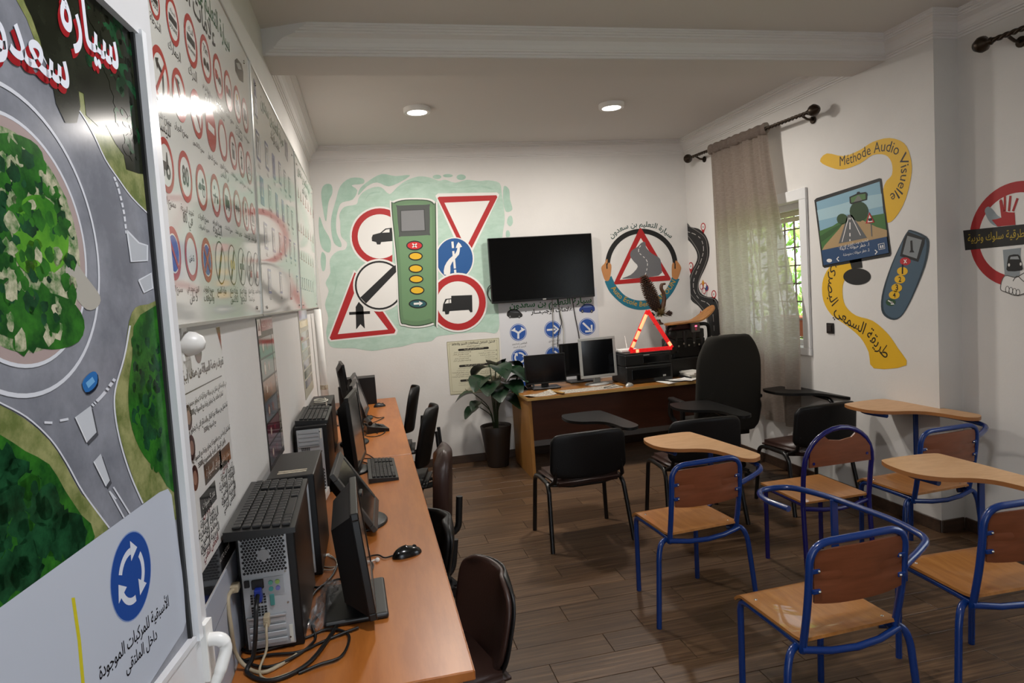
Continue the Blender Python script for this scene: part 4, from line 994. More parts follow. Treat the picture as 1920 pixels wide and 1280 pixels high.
class Pr:
    """one printed or painted part; points are zoom pixels (ox+x/sc, oy+y/sc) of the wall, or plane metres with L=True"""
    def __init__(s, pl, ox=0, oy=0, sc=1, gloss=False, base=.0012, step=.0005): s.pl, s.ox, s.oy, s.sc, s.g, s.b0, s.st = pl, ox, oy, sc, gloss, base, step; s.mb = MB(); s.mats = []; s.clip = None
    def mi(s, h):
        m = inkm(h, s.g)
        if m not in s.mats: s.mats.append(m)
        return s.mats.index(m)
    def c(s, p): return s.pl.px(s.ox+p[0]/s.sc, s.oy+p[1]/s.sc)
    def face(s, pts, h, ly, L=False):
        if s.clip and not L:
            for (a, b, c_) in s.clip:
                o = []
                for i in range(len(pts)):
                    p, q = pts[i-1], pts[i]; dp, dq = a*p[0]+b*p[1]-c_, a*q[0]+b*q[1]-c_
                    if (dp <= 0) != (dq <= 0): k = dp/(dp-dq); o.append((p[0]+(q[0]-p[0])*k, p[1]+(q[1]-p[1])*k))
                    if dq <= 0: o.append(q)
                pts = o
                if len(pts) < 3: return
        P = [(p if L else s.c(p)) for p in pts]
        s.mb.add([s.pl.w(p, s.b0+ly*s.st) for p in P], [list(range(len(P)))], s.mi(h))
    def poly(s, pts, h, ly=1, sm=0, L=False):
        if sm: pts = [(p.x, p.y) for p in spline([(a, b, 0) for a, b in pts], sm, True)]
        s.face(pts, h, ly, L); return s
    def ring(s, c, r0, r1, h, ly=1, n=40, a0=0, a1=2*PI, asp=1, L=False, rot=0):
        A, B = ell(c[0], c[1], r0, r0*asp, n, a0, a1, rot), ell(c[0], c[1], r1, r1*asp, n, a0, a1, rot); m_ = len(A)
        for k in range(n): s.face([A[k], A[(k+1) % m_], B[(k+1) % m_], B[k]], h, ly, L)
        return s
    def line(s, pts, wd, h, ly=1, sm=0, L=False, closed=False, dash=None):
        P = [Vector((a, b, 0)) for a, b in pts]
        if sm: P = spline(P, sm, closed)
        if closed: P = P + [P[0]]
        acc = 0
        off = []
        for i, p in enumerate(P):
            t = (P[min(i+1, len(P)-1)]-P[max(i-1, 0)]).normalized(); n = Vector((-t.y, t.x, 0)); ww = wd[i*(len(wd)-1)//max(1, len(P)-1)] if isinstance(wd, (list, tuple)) else wd
            off.append((p+n*ww/2, p-n*ww/2))
        for i in range(len(P)-1):
            acc += (P[i+1]-P[i]).length
            if dash and (acc % (dash[0]+dash[1])) > dash[0]: continue
            a, b = off[i], off[i+1]; s.face([(a[0].x, a[0].y), (b[0].x, b[0].y), (b[1].x, b[1].y), (a[1].x, a[1].y)], h, ly, L)
        return s
    def text(s, st, p0, p1, h, ly=2, hs=1.0, bold=.0, L=False, dy=0):
        vs, fs, wd = glyphs(st, bold); a, b = (Vector(p0[:2]), Vector(p1[:2])) if L else (s.c(p0), s.c(p1)); d = b-a; k = d.length/wd; t = d.normalized(); n = Vector((-t.y, t.x))
        s.mb.add([s.pl.w(a + t*x*k + n*(y+dy)*k*hs, s.b0+ly*s.st) for x, y in vs], fs, s.mi(h)); return s
    def path_text(s, st, path, h, ly=2, hs=1.0, bold=.0, size=None, mid=False):
        vs, fs, wd = glyphs(st, bold); P = [s.c((p.x, p.y)) for p in spline([(a, b, 0) for a, b in path], 10)]
        cum = [0]
        for i in range(1, len(P)): cum.append(cum[-1]+(P[i]-P[i-1]).length)
        T = cum[-1]; k = T/wd; out = []
        for x, y in vs:
            l = min(max(x*k, 0), T*.99999); i = max(j for j in range(len(cum)) if cum[j] <= l); i = min(i, len(P)-2)
            t = (P[i+1]-P[i]); f = (l-cum[i])/max(t.length, 1e-9); q = P[i]+t*f; t0 = (P[min(i+2, len(P)-1)]-P[max(i-1, 0)]).normalized(); out.append(s.pl.w(q+Vector((-t0.y, t0.x))*(y-(.35 if mid else 0))*k*hs, s.b0+ly*s.st))
        s.mb.add(out, fs, s.mi(h)); return s
    def done(s, name, parent, kind=None):
        if not s.mb.f: return None
        o = s.mb.build(name, s.mats, parent, True)
        if kind: o['kind'] = kind
        return o
def panel(pl, corners, th, m_, parent, name='panel', L=False):
    """board of thickness th standing off the wall behind its printed plane"""
    P = [Vector(c) if L else pl.px(*c) for c in corners]; n = len(P)
    vs = [pl.w(p, 0) for p in P] + [pl.w(p, -th) for p in P]
    b = MB(); b.add(vs, [list(range(n)), list(range(n, 2*n))[::-1]] + [(i, i+n, (i+1) % n+n, (i+1) % n) for i in range(n)])
    return b.build(name, m_, parent, True)
BACK = Plane((0, YB, 0), (0, -1, 0), (1, 0, 0)); RIGHT = Plane((WR, 0, 0), (-1, 0, 0), (0, -1, 0)); RIGHT2 = Plane((WR2, 0, 0), (-1, 0, 0), (0, -1, 0))
RED, BLK, WHT, YEL = '#a81b1d', '#131313', '#dedcd8', '#d9ab1d'

# ---- mural with remote control and road signs on the back wall
m_mint = mat('mint_wash_paint', '#b4ccbe', .65, col2='#a6c1b1', vscale=7, stretch=(1, 1, 2)); m_mint2 = mat('deeper_mint_wash', '#9dbbab', .65, col2='#abc6b7', vscale=9)
mu = thing('wall_mural', 'mural of a green remote control and road signs on mint splashes', 'mural', (1.05, YB, 1.1), group='painted wall murals')
def p1(): return Pr(BACK, 560, 280, 3.2)
a = p1()
a.poly([(250, 440), (245, 390), (275, 345), (345, 330), (358, 295), (385, 258), (440, 230), (495, 227), (545, 268), (590, 228), (640, 190), (720, 162), (790, 170), (840, 188), (880, 182), (940, 200), (1010, 182), (1080, 190), (1140, 186), (1205, 202), (1218, 260), (1228, 330), (1236, 420), (1225, 500), (1215, 620), (1212, 800), (1208, 1000), (1190, 1098), (1120, 1095), (1000, 1100), (900, 1112), (830, 1122), (795, 1150), (700, 1160), (620, 1182), (540, 1192), (440, 1208), (330, 1192), (260, 1192), (190, 1180), (165, 1100), (178, 1010), (158, 930), (180, 850), (162, 800), (190, 740), (188, 660), (230, 612), (278, 600), (290, 560), (255, 520)], m_mint, 0, 3)
for pts in ([(135, 260), (155, 212), (195, 212), (202, 262), (178, 320), (165, 432), (148, 370)], [(124, 402), (150, 470), (192, 548), (185, 618), (140, 590), (122, 500)], [(140, 615), (162, 640), (160, 715), (142, 728), (132, 670)],
            [(385, 175), (310, 172), (250, 220), (225, 300), (198, 400), (195, 480), (212, 560), (250, 587), (256, 562), (228, 500), (225, 420), (240, 350), (262, 318), (325, 300), (352, 245), (318, 215), (388, 205)],
            [(358, 275), (370, 232), (430, 182), (500, 148), (580, 160), (668, 154), (620, 190), (540, 222), (470, 198), (410, 222)], [(1230, 222), (1262, 240), (1268, 300), (1282, 360), (1245, 374), (1228, 320)], [(1258, 405), (1278, 400), (1285, 440), (1268, 462), (1250, 440)], [(1245, 490), (1262, 488), (1268, 520), (1245, 525)]): a.poly(pts, m_mint2, 0, 3)
for c in ((830, 165, 26, 13), (895, 158, 30, 10), (975, 167, 28, 17)): a.poly(ell(*c, n=18), m_mint2, 0)
for pts in ([(560, 262), (620, 215), (700, 195), (790, 205)], [(300, 380), (330, 365), (380, 345)], [(860, 215), (960, 230), (1080, 220), (1170, 240)], [(1130, 1030), (1170, 990), (1200, 985)], [(210, 700), (225, 800), (205, 880)], [(400, 300), (430, 265), (490, 255)]): a.line(pts, [4, 9, 4], m_mint2, 1, 5)
a.done('mint_splash', mu)
a = p1(); a.clip = [(1, 0, 562)]       # no overtaking by cars
a.poly(ell(487, 522, 180), WHT, 1); a.ring((487, 522), 133, 169, RED, 2)
a.poly([(438, 530), (445, 512), (490, 500), (520, 475), (556, 470), (580, 470), (580, 548), (495, 556), (490, 570), (470, 570), (465, 556), (440, 550)], BLK, 3); a.poly([(500, 500), (524, 481), (545, 478), (545, 498)], WHT, 4)
a.done('no_overtaking_sign', mu)
a = p1()                               # crossroad triangle
a.poly([(332, 722), (352, 740), (596, 1085), (585, 1112), (190, 1152), (175, 1132)], WHT, 1); a.poly([(335, 738), (350, 745), (582, 1085), (574, 1103), (196, 1143), (186, 1130)], RED, 2); a.poly([(345, 832), (536, 1080), (235, 1108)], WHT, 3)
a.poly([(362, 912), (342, 945), (345, 1080), (371, 1048), (397, 1075), (388, 945)], BLK, 4); a.line([(303, 984), (428, 978)], 17, BLK, 4); a.done('junction_triangle_sign', mu)
a = p1(); a.clip = [(1, 0, 592)]
a.poly(ell(484, 815, 158), WHT, 5); a.ring((484, 815), 136, 147, BLK, 6); a.poly([(370, 888), (404, 924), (592, 728), (592, 690), (568, 700)], BLK, 7); a.done('end_of_restriction_sign', mu)
a = p1()                               # give way
a.poly([(820, 278), (836, 264), (1190, 258), (1204, 272), (1020, 660), (990, 660)], WHT, 1); a.poly([(833, 292), (842, 284), (1186, 275), (1192, 286), (1014, 640), (1000, 640)], RED, 2); a.poly([(874, 320), (1146, 308), (1003, 592)], WHT, 3); a.done('give_way_sign', mu)
a = p1(); a.clip = [(-1, 0, -827)]
a.poly(ell(935, 655, 118, 128), WHT, 4); a.poly(ell(935, 655, 109, 122), '#17508c', 5); a.line([(922, 553), (940, 745)], 13, WHT, 6, dash=(46, 12), sm=24)
a.poly([(872, 750), (876, 700), (905, 655), (940, 625), (952, 590), (942, 592), (958, 556), (980, 585), (968, 588), (962, 630), (930, 665), (910, 700), (908, 748)], WHT, 7, 2); a.done('blue_lane_sign', mu)
a = p1(); a.clip = [(-1, 0, -829)]
a.poly(ell(955, 918, 178, 178), WHT, 8); a.ring((955, 918), 127, 167, RED, 9)
a.poly([(915, 878), (1040, 873), (1042, 975), (1030, 978), (1020, 962), (905, 970), (900, 988), (880, 990), (876, 972), (862, 972), (866, 930), (880, 897), (915, 893)], BLK, 10); a.poly([(876, 925), (888, 903), (900, 900), (900, 922)], WHT, 11); a.poly([(904, 900), (914, 899), (915, 920), (904, 922)], WHT, 11); a.done('no_lorries_sign', mu)
a = p1()                               # remote
body = [(556, 350), (572, 320), (640, 302), (770, 304), (814, 328), (824, 370), (826, 1010), (806, 1040), (720, 1060), (640, 1050), (606, 1010), (590, 700)]
a.poly([(690+(x-690)*1.07, 680+(y-680)*1.025) for x, y in body], WHT, 12, 4); a.poly(body, '#2f4230', 13, 4); a.poly([(692+(x-692)*.955, 676+(y-676)*.985) for x, y in body], '#5f7f5c', 14, 4); a.poly([(700+(x-700)*.80, 660+(y-660)*.93) for x, y in body], '#678a63', 15, 4)
a.poly([(588, 350), (600, 338), (770, 332), (785, 345), (786, 500), (774, 514), (615, 522), (602, 510)], '#454946', 16, 2); a.poly([(610, 366), (754, 359), (761, 489), (612, 495)], '#2a2c2b', 17); a.poly([(614, 370), (750, 363), (756, 485), (617, 491)], '#77787a', 18)
a.done('remote_body', mu)
a = p1()
for (x, y, rx, ry, h) in ((695, 577, 45, 24, '#c01d22'), (701, 641, 38, 21, YEL), (702, 715, 38, 21, YEL), (705, 778, 38, 20, YEL), (710, 845, 39, 21, YEL), (715, 926, 50, 22, '#23545a')):
    a.poly(ell(x, y, rx+5, ry+5, 28), BLK, 19); a.poly(ell(x, y, rx-2, ry-2, 28), h, 20)
a.line([(682, 566), (708, 588)], 8, WHT, 21); a.line([(708, 566), (682, 588)], 8, WHT, 21); a.line([(690, 926), (725, 924)], 12, WHT, 21); a.poly([(722, 910), (745, 922), (724, 938)], WHT, 21)
a.done('remote_buttons', mu)

# ---- emblem mural
mu = thing('wall_mural', 'driving school emblem mural with steering wheel and red triangle', 'mural', (2.9, YB, 1.3), group='painted wall murals')
def p2(pl=BACK): return Pr(pl, 900, 380, 4)
a = p2(); a.ring((1210, 472), 236, 272, BLK, 1, 40, PI*1.0-.02, 2*PI+.04, 1.02); a.done('steering_wheel', mu)
a = p2(); o_ = [(935, 590), (975, 672), (1060, 755), (1130, 790), (1210, 803), (1300, 787), (1380, 745), (1450, 665), (1496, 572)]; i_ = [(1440, 556), (1400, 640), (1350, 688), (1280, 722), (1200, 733), (1130, 718), (1075, 685), (1020, 620), (985, 548)]
os_ = [(p.x, p.y) for p in spline([(x, y, 0) for x, y in o_], 5)]; is_ = [(p.x, p.y) for p in spline([(x, y, 0) for x, y in i_[::-1]], 5)]
for k in range(len(os_)-1): a.face([os_[k], os_[k+1], is_[k+1], is_[k]], '#1e6c82', 1)
a.path_text('Auto Ecole Ben SAADOUN', [(980, 640), (1040, 712), (1120, 758), (1210, 778), (1310, 757), (1390, 702), (1440, 640), (1468, 592)], '#b8912f', 2, .95, .008); a.done('teal_banner', mu)
a = p2()
a.poly([(910, 482), (933, 455), (948, 424), (956, 428), (955, 465), (966, 448), (985, 470), (980, 530), (966, 582), (936, 580), (915, 520)], '#b97f4d', 3, 3); a.poly([(1507, 482), (1482, 442), (1466, 434), (1462, 462), (1450, 448), (1438, 470), (1438, 545), (1450, 568), (1480, 572), (1503, 512)], '#b97f4d', 3, 3)
a.line([(950, 455), (952, 495)], 9, BLK, 4); a.line([(1462, 455), (1462, 495)], 9, BLK, 4); a.done('painted_hands', mu)
a = p2(); a.poly([(1192, 200), (1200, 188), (1212, 196), (1430, 568), (1424, 582), (1012, 612), (1005, 600)], RED, 2); a.poly([(1205, 264), (1386, 546), (1048, 578)], WHT, 3)
a.poly([(1180, 330), (1210, 300), (1238, 295), (1245, 335), (1288, 380), (1345, 415), (1357, 470), (1338, 546), (1070, 570), (1130, 540), (1182, 480), (1152, 440), (1126, 400), (1136, 360)], '#67676a', 4, 3); a.line([(1205, 320), (1190, 345), (1192, 375), (1228, 408), (1254, 445), (1250, 500), (1238, 540)], 5, WHT, 5, 6, dash=(22, 12)); a.done('red_triangle_with_road', mu)
a = p2(); a.path_text('سيارة التعليم بن سعدون', [(985, 268), (1040, 222), (1120, 188), (1210, 178), (1300, 188), (1370, 220), (1428, 268)], '#16423c', 1, 1.0, .012); a.done('arabic_lettering', mu)

# ---- winding road mural in the corner
mu = thing('wall_mural', 'mural of a winding black road with map pins beside the curtain', 'mural', (WR, 6.1, .9), group='painted wall murals')
a = p2(RIGHT); a.poly([(1537, 130), (1580, 180), (1640, 195), (1690, 240), (1718, 310), (1720, 400), (1690, 490), (1652, 570), (1640, 630), (1660, 680), (1710, 705), (1762, 712), (1800, 770), (1806, 880), (1806, 985), (1722, 990), (1702, 880), (1680, 830), (1640, 775), (1592, 738), (1567, 680), (1563, 590), (1590, 510), (1628, 430), (1625, 370), (1590, 310), (1545, 260), (1518, 205)], '#161617', 1, 3)
a.line([(1550, 215), (1610, 235), (1660, 275), (1678, 350), (1660, 430), (1628, 510), (1603, 590), (1608, 660), (1650, 725), (1710, 755), (1745, 815), (1758, 960)], 4, '#b9b7b2', 2, 6, dash=(30, 18)); a.line([(1533, 215), (1590, 285), (1640, 370), (1640, 440), (1600, 515), (1575, 600), (1580, 680), (1640, 755), (1695, 830), (1725, 970)], 3, '#8a8884', 2, 6); a.line([(1560, 170), (1680, 250), (1706, 340), (1700, 430), (1640, 590), (1650, 690), (1760, 725), (1790, 800)], 3, '#8a8884', 2, 6); a.done('winding_road', mu)
for (x, y) in ((1675, 180), (1583, 475), (1755, 685)):
    a = p2(RIGHT); a.poly([(x-17, y+4), (x+17, y+4), (x+2, y+58), (x-2, y+58)], RED, 1); a.poly(ell(x, y, 18, 30), RED, 2); a.poly(ell(x, y, 12, 22), WHT, 3); a.line([(x-3, y-6), (x-3, y+8), (x+3, y+8), (x+3, y-6)], 3, '#444444', 4); a.done('map_pin', mu)
a = p2(RIGHT); a.poly([(1657, 805), (1676, 862), (1638, 858)], RED, 2); a.poly([(1657, 822), (1669, 855), (1645, 853)], WHT, 3); a.line([(1657, 830), (1657, 848)], 4, BLK, 4); a.done('small_triangle_sign', mu)
a = p2(RIGHT)
for (x, y, h) in ((1662, 628, WHT), (1690, 622, WHT), (1702, 640, '#2a3f7a'), (1682, 660, WHT)): a.line([(x, y+15), (x, y+70)], 3, '#777777', 1); a.poly(ell(x, y, 13, 24), RED, 2); a.poly(ell(x, y, 9, 18), h, 3)
a.poly([(1674, 575), (1684, 600), (1674, 625), (1664, 600)], '#c98a1f', 2); a.done('sign_cluster', mu)

# ---- audio visual mural on the right wall
mu = thing('wall_mural', 'mural of a monitor and remote with a yellow lettered ribbon', 'mural', (WR, 3.9, .9), group='painted wall murals')
def p3(): return Pr(RIGHT, 1500, 230, 2.56)
a = p3(); a.poly([(97, 185), (130, 147), (210, 160), (290, 130), (350, 92), (430, 73), (500, 98), (530, 160), (537, 240), (510, 360), (470, 440), (425, 480), (390, 440), (405, 300), (442, 250), (440, 190), (410, 155), (350, 155), (290, 195), (210, 224), (150, 215)], YEL, 1, 3)
a.path_text('Méthode Audio Visuelle', [(192, 208), (260, 190), (320, 160), (380, 140), (430, 140), (470, 165), (485, 215), (482, 270), (462, 318), (432, 345)], '#1c1710', 2, 1.15, .0); a.done('upper_ribbon', mu)
a = p3(); a.poly([(240, 665), (170, 672), (130, 710), (108, 770), (112, 850), (150, 920), (220, 970), (290, 1030), (330, 1100), (355, 1178), (512, 1163), (470, 1080), (420, 1010), (350, 950), (270, 925), (220, 880), (205, 820), (212, 760), (250, 700)], YEL, 1, 3)
a.path_text('طريقة السمعي البصري', [(185, 700), (160, 745), (155, 810), (172, 870), (215, 930), (275, 965), (330, 1005), (380, 1060), (425, 1115)], '#1c1710', 2, 1.2, .006, mid=True); a.done('lower_ribbon', mu)
a = p3(); a.poly([(70, 372), (80, 362), (382, 266), (392, 268), (440, 628), (434, 640), (118, 696), (110, 690)], BLK, 3); a.poly([(238, 660), (296, 650), (300, 695), (250, 700)], BLK, 3); a.poly(ell(275, 738, 66, 40), BLK, 3); a.done('painted_monitor_frame', mu)
a = p3(); a.poly([(80, 380), (384, 282), (428, 622), (118, 682)], '#7fa5b8', 4); a.poly([(84, 420), (200, 390), (330, 350), (394, 340), (400, 400), (92, 470)], '#9dbcc6', 5)
a.poly([(95, 520), (160, 495), (235, 445), (300, 440), (350, 445), (408, 435), (421, 545), (108, 610)], '#3d6a34', 6); a.poly([(240, 440), (262, 448), (370, 500), (420, 515), (421, 548), (108, 612), (120, 590), (190, 510)], '#a58a62', 7); a.poly([(232, 442), (252, 442), (325, 552), (188, 580)], '#585a5c', 8)
a.line([(243, 455), (243, 568)], 5, WHT, 9, 8, dash=(16, 12)); a.line([(236, 455), (205, 572)], 3, WHT, 9); a.line([(252, 455), (300, 552)], 3, WHT, 9, 6, dash=(14, 8))
a.poly(ell(286, 425, 45, 48, 18), '#233f20', 8); a.poly(ell(205, 462, 26, 26, 14), '#27451f', 8); a.poly([(272, 440), (300, 440), (296, 474), (276, 474)], '#233f20', 8.5); a.poly([(98, 545), (160, 505), (215, 480), (150, 540), (102, 575)], '#2f5527', 8)
a.poly([(240, 356), (280, 338), (318, 332), (326, 340), (325, 370), (250, 391), (242, 386)], BLK, 9); a.poly([(247, 360), (282, 345), (318, 340), (319, 366), (250, 384)], '#4f7442', 10); a.poly([(280, 350), (288, 349), (302, 372), (262, 380)], '#6e6e68', 11); a.poly([(274, 342), (278, 332), (288, 330), (292, 336)], BLK, 9)
a.line([(344, 480), (348, 545)], 5, '#5b5f60', 9); a.poly([(336, 428), (362, 478), (318, 484)], RED, 10); a.poly([(337, 442), (353, 474), (328, 478)], WHT, 11); a.poly([(330, 460), (350, 456), (350, 470), (334, 472)], BLK, 12)
a.poly([(106, 612), (421, 546), (430, 624), (118, 684)], '#1d3f66', 12)
a.text('العلامات توجب الطريق تخبر على :', (188, 600), (332, 568), WHT, 13); a.text('1. خطر حيوانات أليفة', (196, 612), (336, 590), WHT, 13); a.text('2. خطر حيوانات متوحشة', (212, 640), (338, 615), WHT, 13)
a.line([(190, 643), (181, 653), (191, 664)], 5, WHT, 13); a.line([(364, 610), (375, 619), (365, 631)], 5, WHT, 13); a.line([(380, 583), (408, 577), (412, 603), (384, 609)], 2.5, WHT, 13, closed=True); a.line([(391, 588), (393, 602)], 6, WHT, 13); a.line([(401, 586), (403, 600)], 6, WHT, 13); a.poly(ell(145, 661, 13, 9, 14), WHT, 13); a.done('painted_screen', mu)
a = p3(); bd = [(535, 514), (608, 545), (622, 590), (602, 690), (545, 830), (495, 920), (452, 946), (405, 925), (390, 880), (400, 800), (440, 680), (490, 570), (515, 525)]
a.poly(bd, '#263640', 3, 3); a.poly([(503+(x-503)*.9, 730+(y-730)*.965) for x, y in bd], '#43596a', 4, 3); a.poly([(500, 560), (520, 523), (602, 553), (600, 580), (570, 668), (482, 640)], '#15181a', 5); a.poly([(518, 542), (588, 562), (563, 652), (495, 630)], '#7d8285', 6)
a.poly([(532, 566), (542, 564), (545, 610), (552, 622), (528, 622), (534, 610)], BLK, 7); a.poly(ell(508, 665, 26, 19, 20), '#b3222a', 6); a.text('x', (500, 674), (517, 672), WHT, 7, 1, .02)
for k, (x, y) in enumerate(((494, 712), (482, 751), (467, 792), (455, 826))): a.poly(ell(x, y, 26, 20, 20), YEL, 6); a.text(str(k+1), (x-(6 if k else 3), y+12), (x+(7 if k else 4), y+12), BLK, 7, 1, .02)
a.poly(ell(438, 861, 24, 18, 20), '#24482c', 6); a.line([(425, 852), (448, 866)], 5, WHT, 7); a.poly([(444, 856), (456, 872), (438, 872)], WHT, 7); a.done('painted_remote', mu)

# ---- road safety mural on the set-back wall
mu = thing('wall_mural', 'mural of a red ring with raised hand, black lettered band and handshake', 'mural', (WR2, 2.9, .95), group='painted wall murals')
def p4(): return Pr(RIGHT2, 1500, 230, 2.56)
a = p4(); cc = a.c((1040, 537)); r1 = (a.c((1040, 283))[1]-a.c((1040, 790))[1])/2; r0 = r1*.79
a.poly(ell(cc[0], cc[1], r0+.005, n=48), WHT, 0, L=True); a.ring(cc, r0, r1, '#a51d20', 1, 56, L=True); a.done('red_ring', mu)
a = p4(); a.poly([(888, 425), (905, 402), (930, 420), (950, 445), (985, 470), (960, 500), (915, 480)], '#8f9aa0', 2, 3); a.done('grey_sleeve', mu)
a = p4(); a.poly([(975, 610), (1062, 600), (1056, 745), (985, 745)], '#8a9296', 2); a.done('grey_road', mu)
a = p4(); a.poly([(922, 466), (945, 462), (968, 455), (958, 375), (966, 366), (972, 372), (984, 425), (1005, 430), (1032, 430), (1036, 490), (950, 498)], '#a51d20', 3)
for x0, x1, y0 in ((985, 985, 352), (1004, 1012, 350), (1024, 1046, 362)): a.line([(x0, 425), (x1, y0)], 11, '#a51d20', 3)
a.done('raised_hand', mu)
a = p4(); a.poly([(785, 517), (1260, 468), (1262, 565), (795, 612)], '#151310', 4); a.text('السلامة الطرقية سلوك وتربية', (808, 572), (1235, 532), '#b39a2c', 5, 1.35, .006); a.done('lettered_band', mu)
a = p4(); a.poly([(995, 690), (1000, 655), (1008, 636), (1050, 632), (1062, 655), (1070, 690), (1066, 708), (1000, 712)], BLK, 5, 2); a.poly([(1010, 655), (1014, 643), (1048, 640), (1056, 655)], '#9aa0a2', 6); a.poly(ell(1006, 682, 5, 8, 10), WHT, 6); a.poly(ell(1062, 678, 5, 8, 10), WHT, 6); a.done('black_car', mu)
a = p4(); hs = [(965, 795), (985, 735), (1040, 742), (1090, 720), (1100, 800), (1045, 828), (990, 812)]; a.poly(hs, WHT, 5, 3); a.line(hs, 4, '#55524e', 6, 4, closed=True)
for k in range(4): a.line(ell(998+17*k, 800+5*k, 9, 16, 10), 3, '#55524e', 6, closed=True)
a.line([(1025, 760), (1045, 735), (1075, 760), (1100, 765)], 4, '#55524e', 6, 3); a.done('handshake', mu)

# ---------------------------------------------------------------- sign boards on the left wall
TH = math.atan(.042)
LB = Plane((WL+.02, 0, 1.68), (math.cos(TH), 0, -math.sin(TH)), (0, 1, 0), (math.sin(TH), 0, math.cos(TH)))
m_board = mat('glossy_white_board', '#cfcdc6', .07, spec=.4); m_alu = mat('aluminium_edge', '#b5b4ae', .3, metal=.6)
def board(label, y0, y1, z1):
    t = thing('sign_board', label, 'sign board', (WL+.02, (y0+y1)/2, 1.68), group='road sign boards on the left wall')
    panel(LB, [(y0, 0), (y1, 0), (y1, z1), (y0, z1)], .008, m_board, t, L=True)
    b = MB()
    for (ya, yb, za, zb_) in ((y0, y1, -.004, .004), (y0, y1, z1-.004, z1+.004), (y0-.004, y0+.004, 0, z1), (y1-.004, y1+.004, 0, z1)):
        vs = [LB.w((yy, zz), o) for o in (-.01, .004) for yy, zz in ((ya, za), (yb, za), (yb, zb_), (ya, zb_))]
        b.add(vs, [(0, 1, 2, 3), (7, 6, 5, 4), (0, 4, 5, 1), (1, 5, 6, 2), (2, 6, 7, 3), (3, 7, 4, 0)])
    b.build('edge_trim', m_alu, t, True)
    for yy in (y0+.12, y1-.12):
        for zz in (.03, z1-.05):
            q = LB.w((yy, zz), .001); MB().lathe([(.007, 0), (.006, .003), (0, .004)], 10, M=Matrix.Translation(q) @ rotm(0, PI/2, 0)).build('fixing_screw', m_chrome, t, True)
    return t
q1, q2 = LB.px(491, 590), LB.px(469, 143); q3, q4 = LB.px(565, 578), LB.px(546, 281); q5, q6 = LB.px(597, 572), LB.px(583, 345)
yA, yB_ = (q1[0]+q2[0])/2, 4.32; yC = min((q5[0]+q6[0])/2, 5.9); HB = .98
b1 = board('white board of round red prohibition signs nearest the open door', 1.32, yA-.008, HB)
b2 = board('white board of square blue indication signs, middle of three', yA+.008, yB_-.012, HB)
b3 = board('white board of small triangular signs, farthest of three', yB_+.012, yC, HB)
SR, SK = '#a8302a', '#23211f'
def lp(): return Pr(LB, 0, 0, 2, gloss=True, base=.0004, step=.0002)
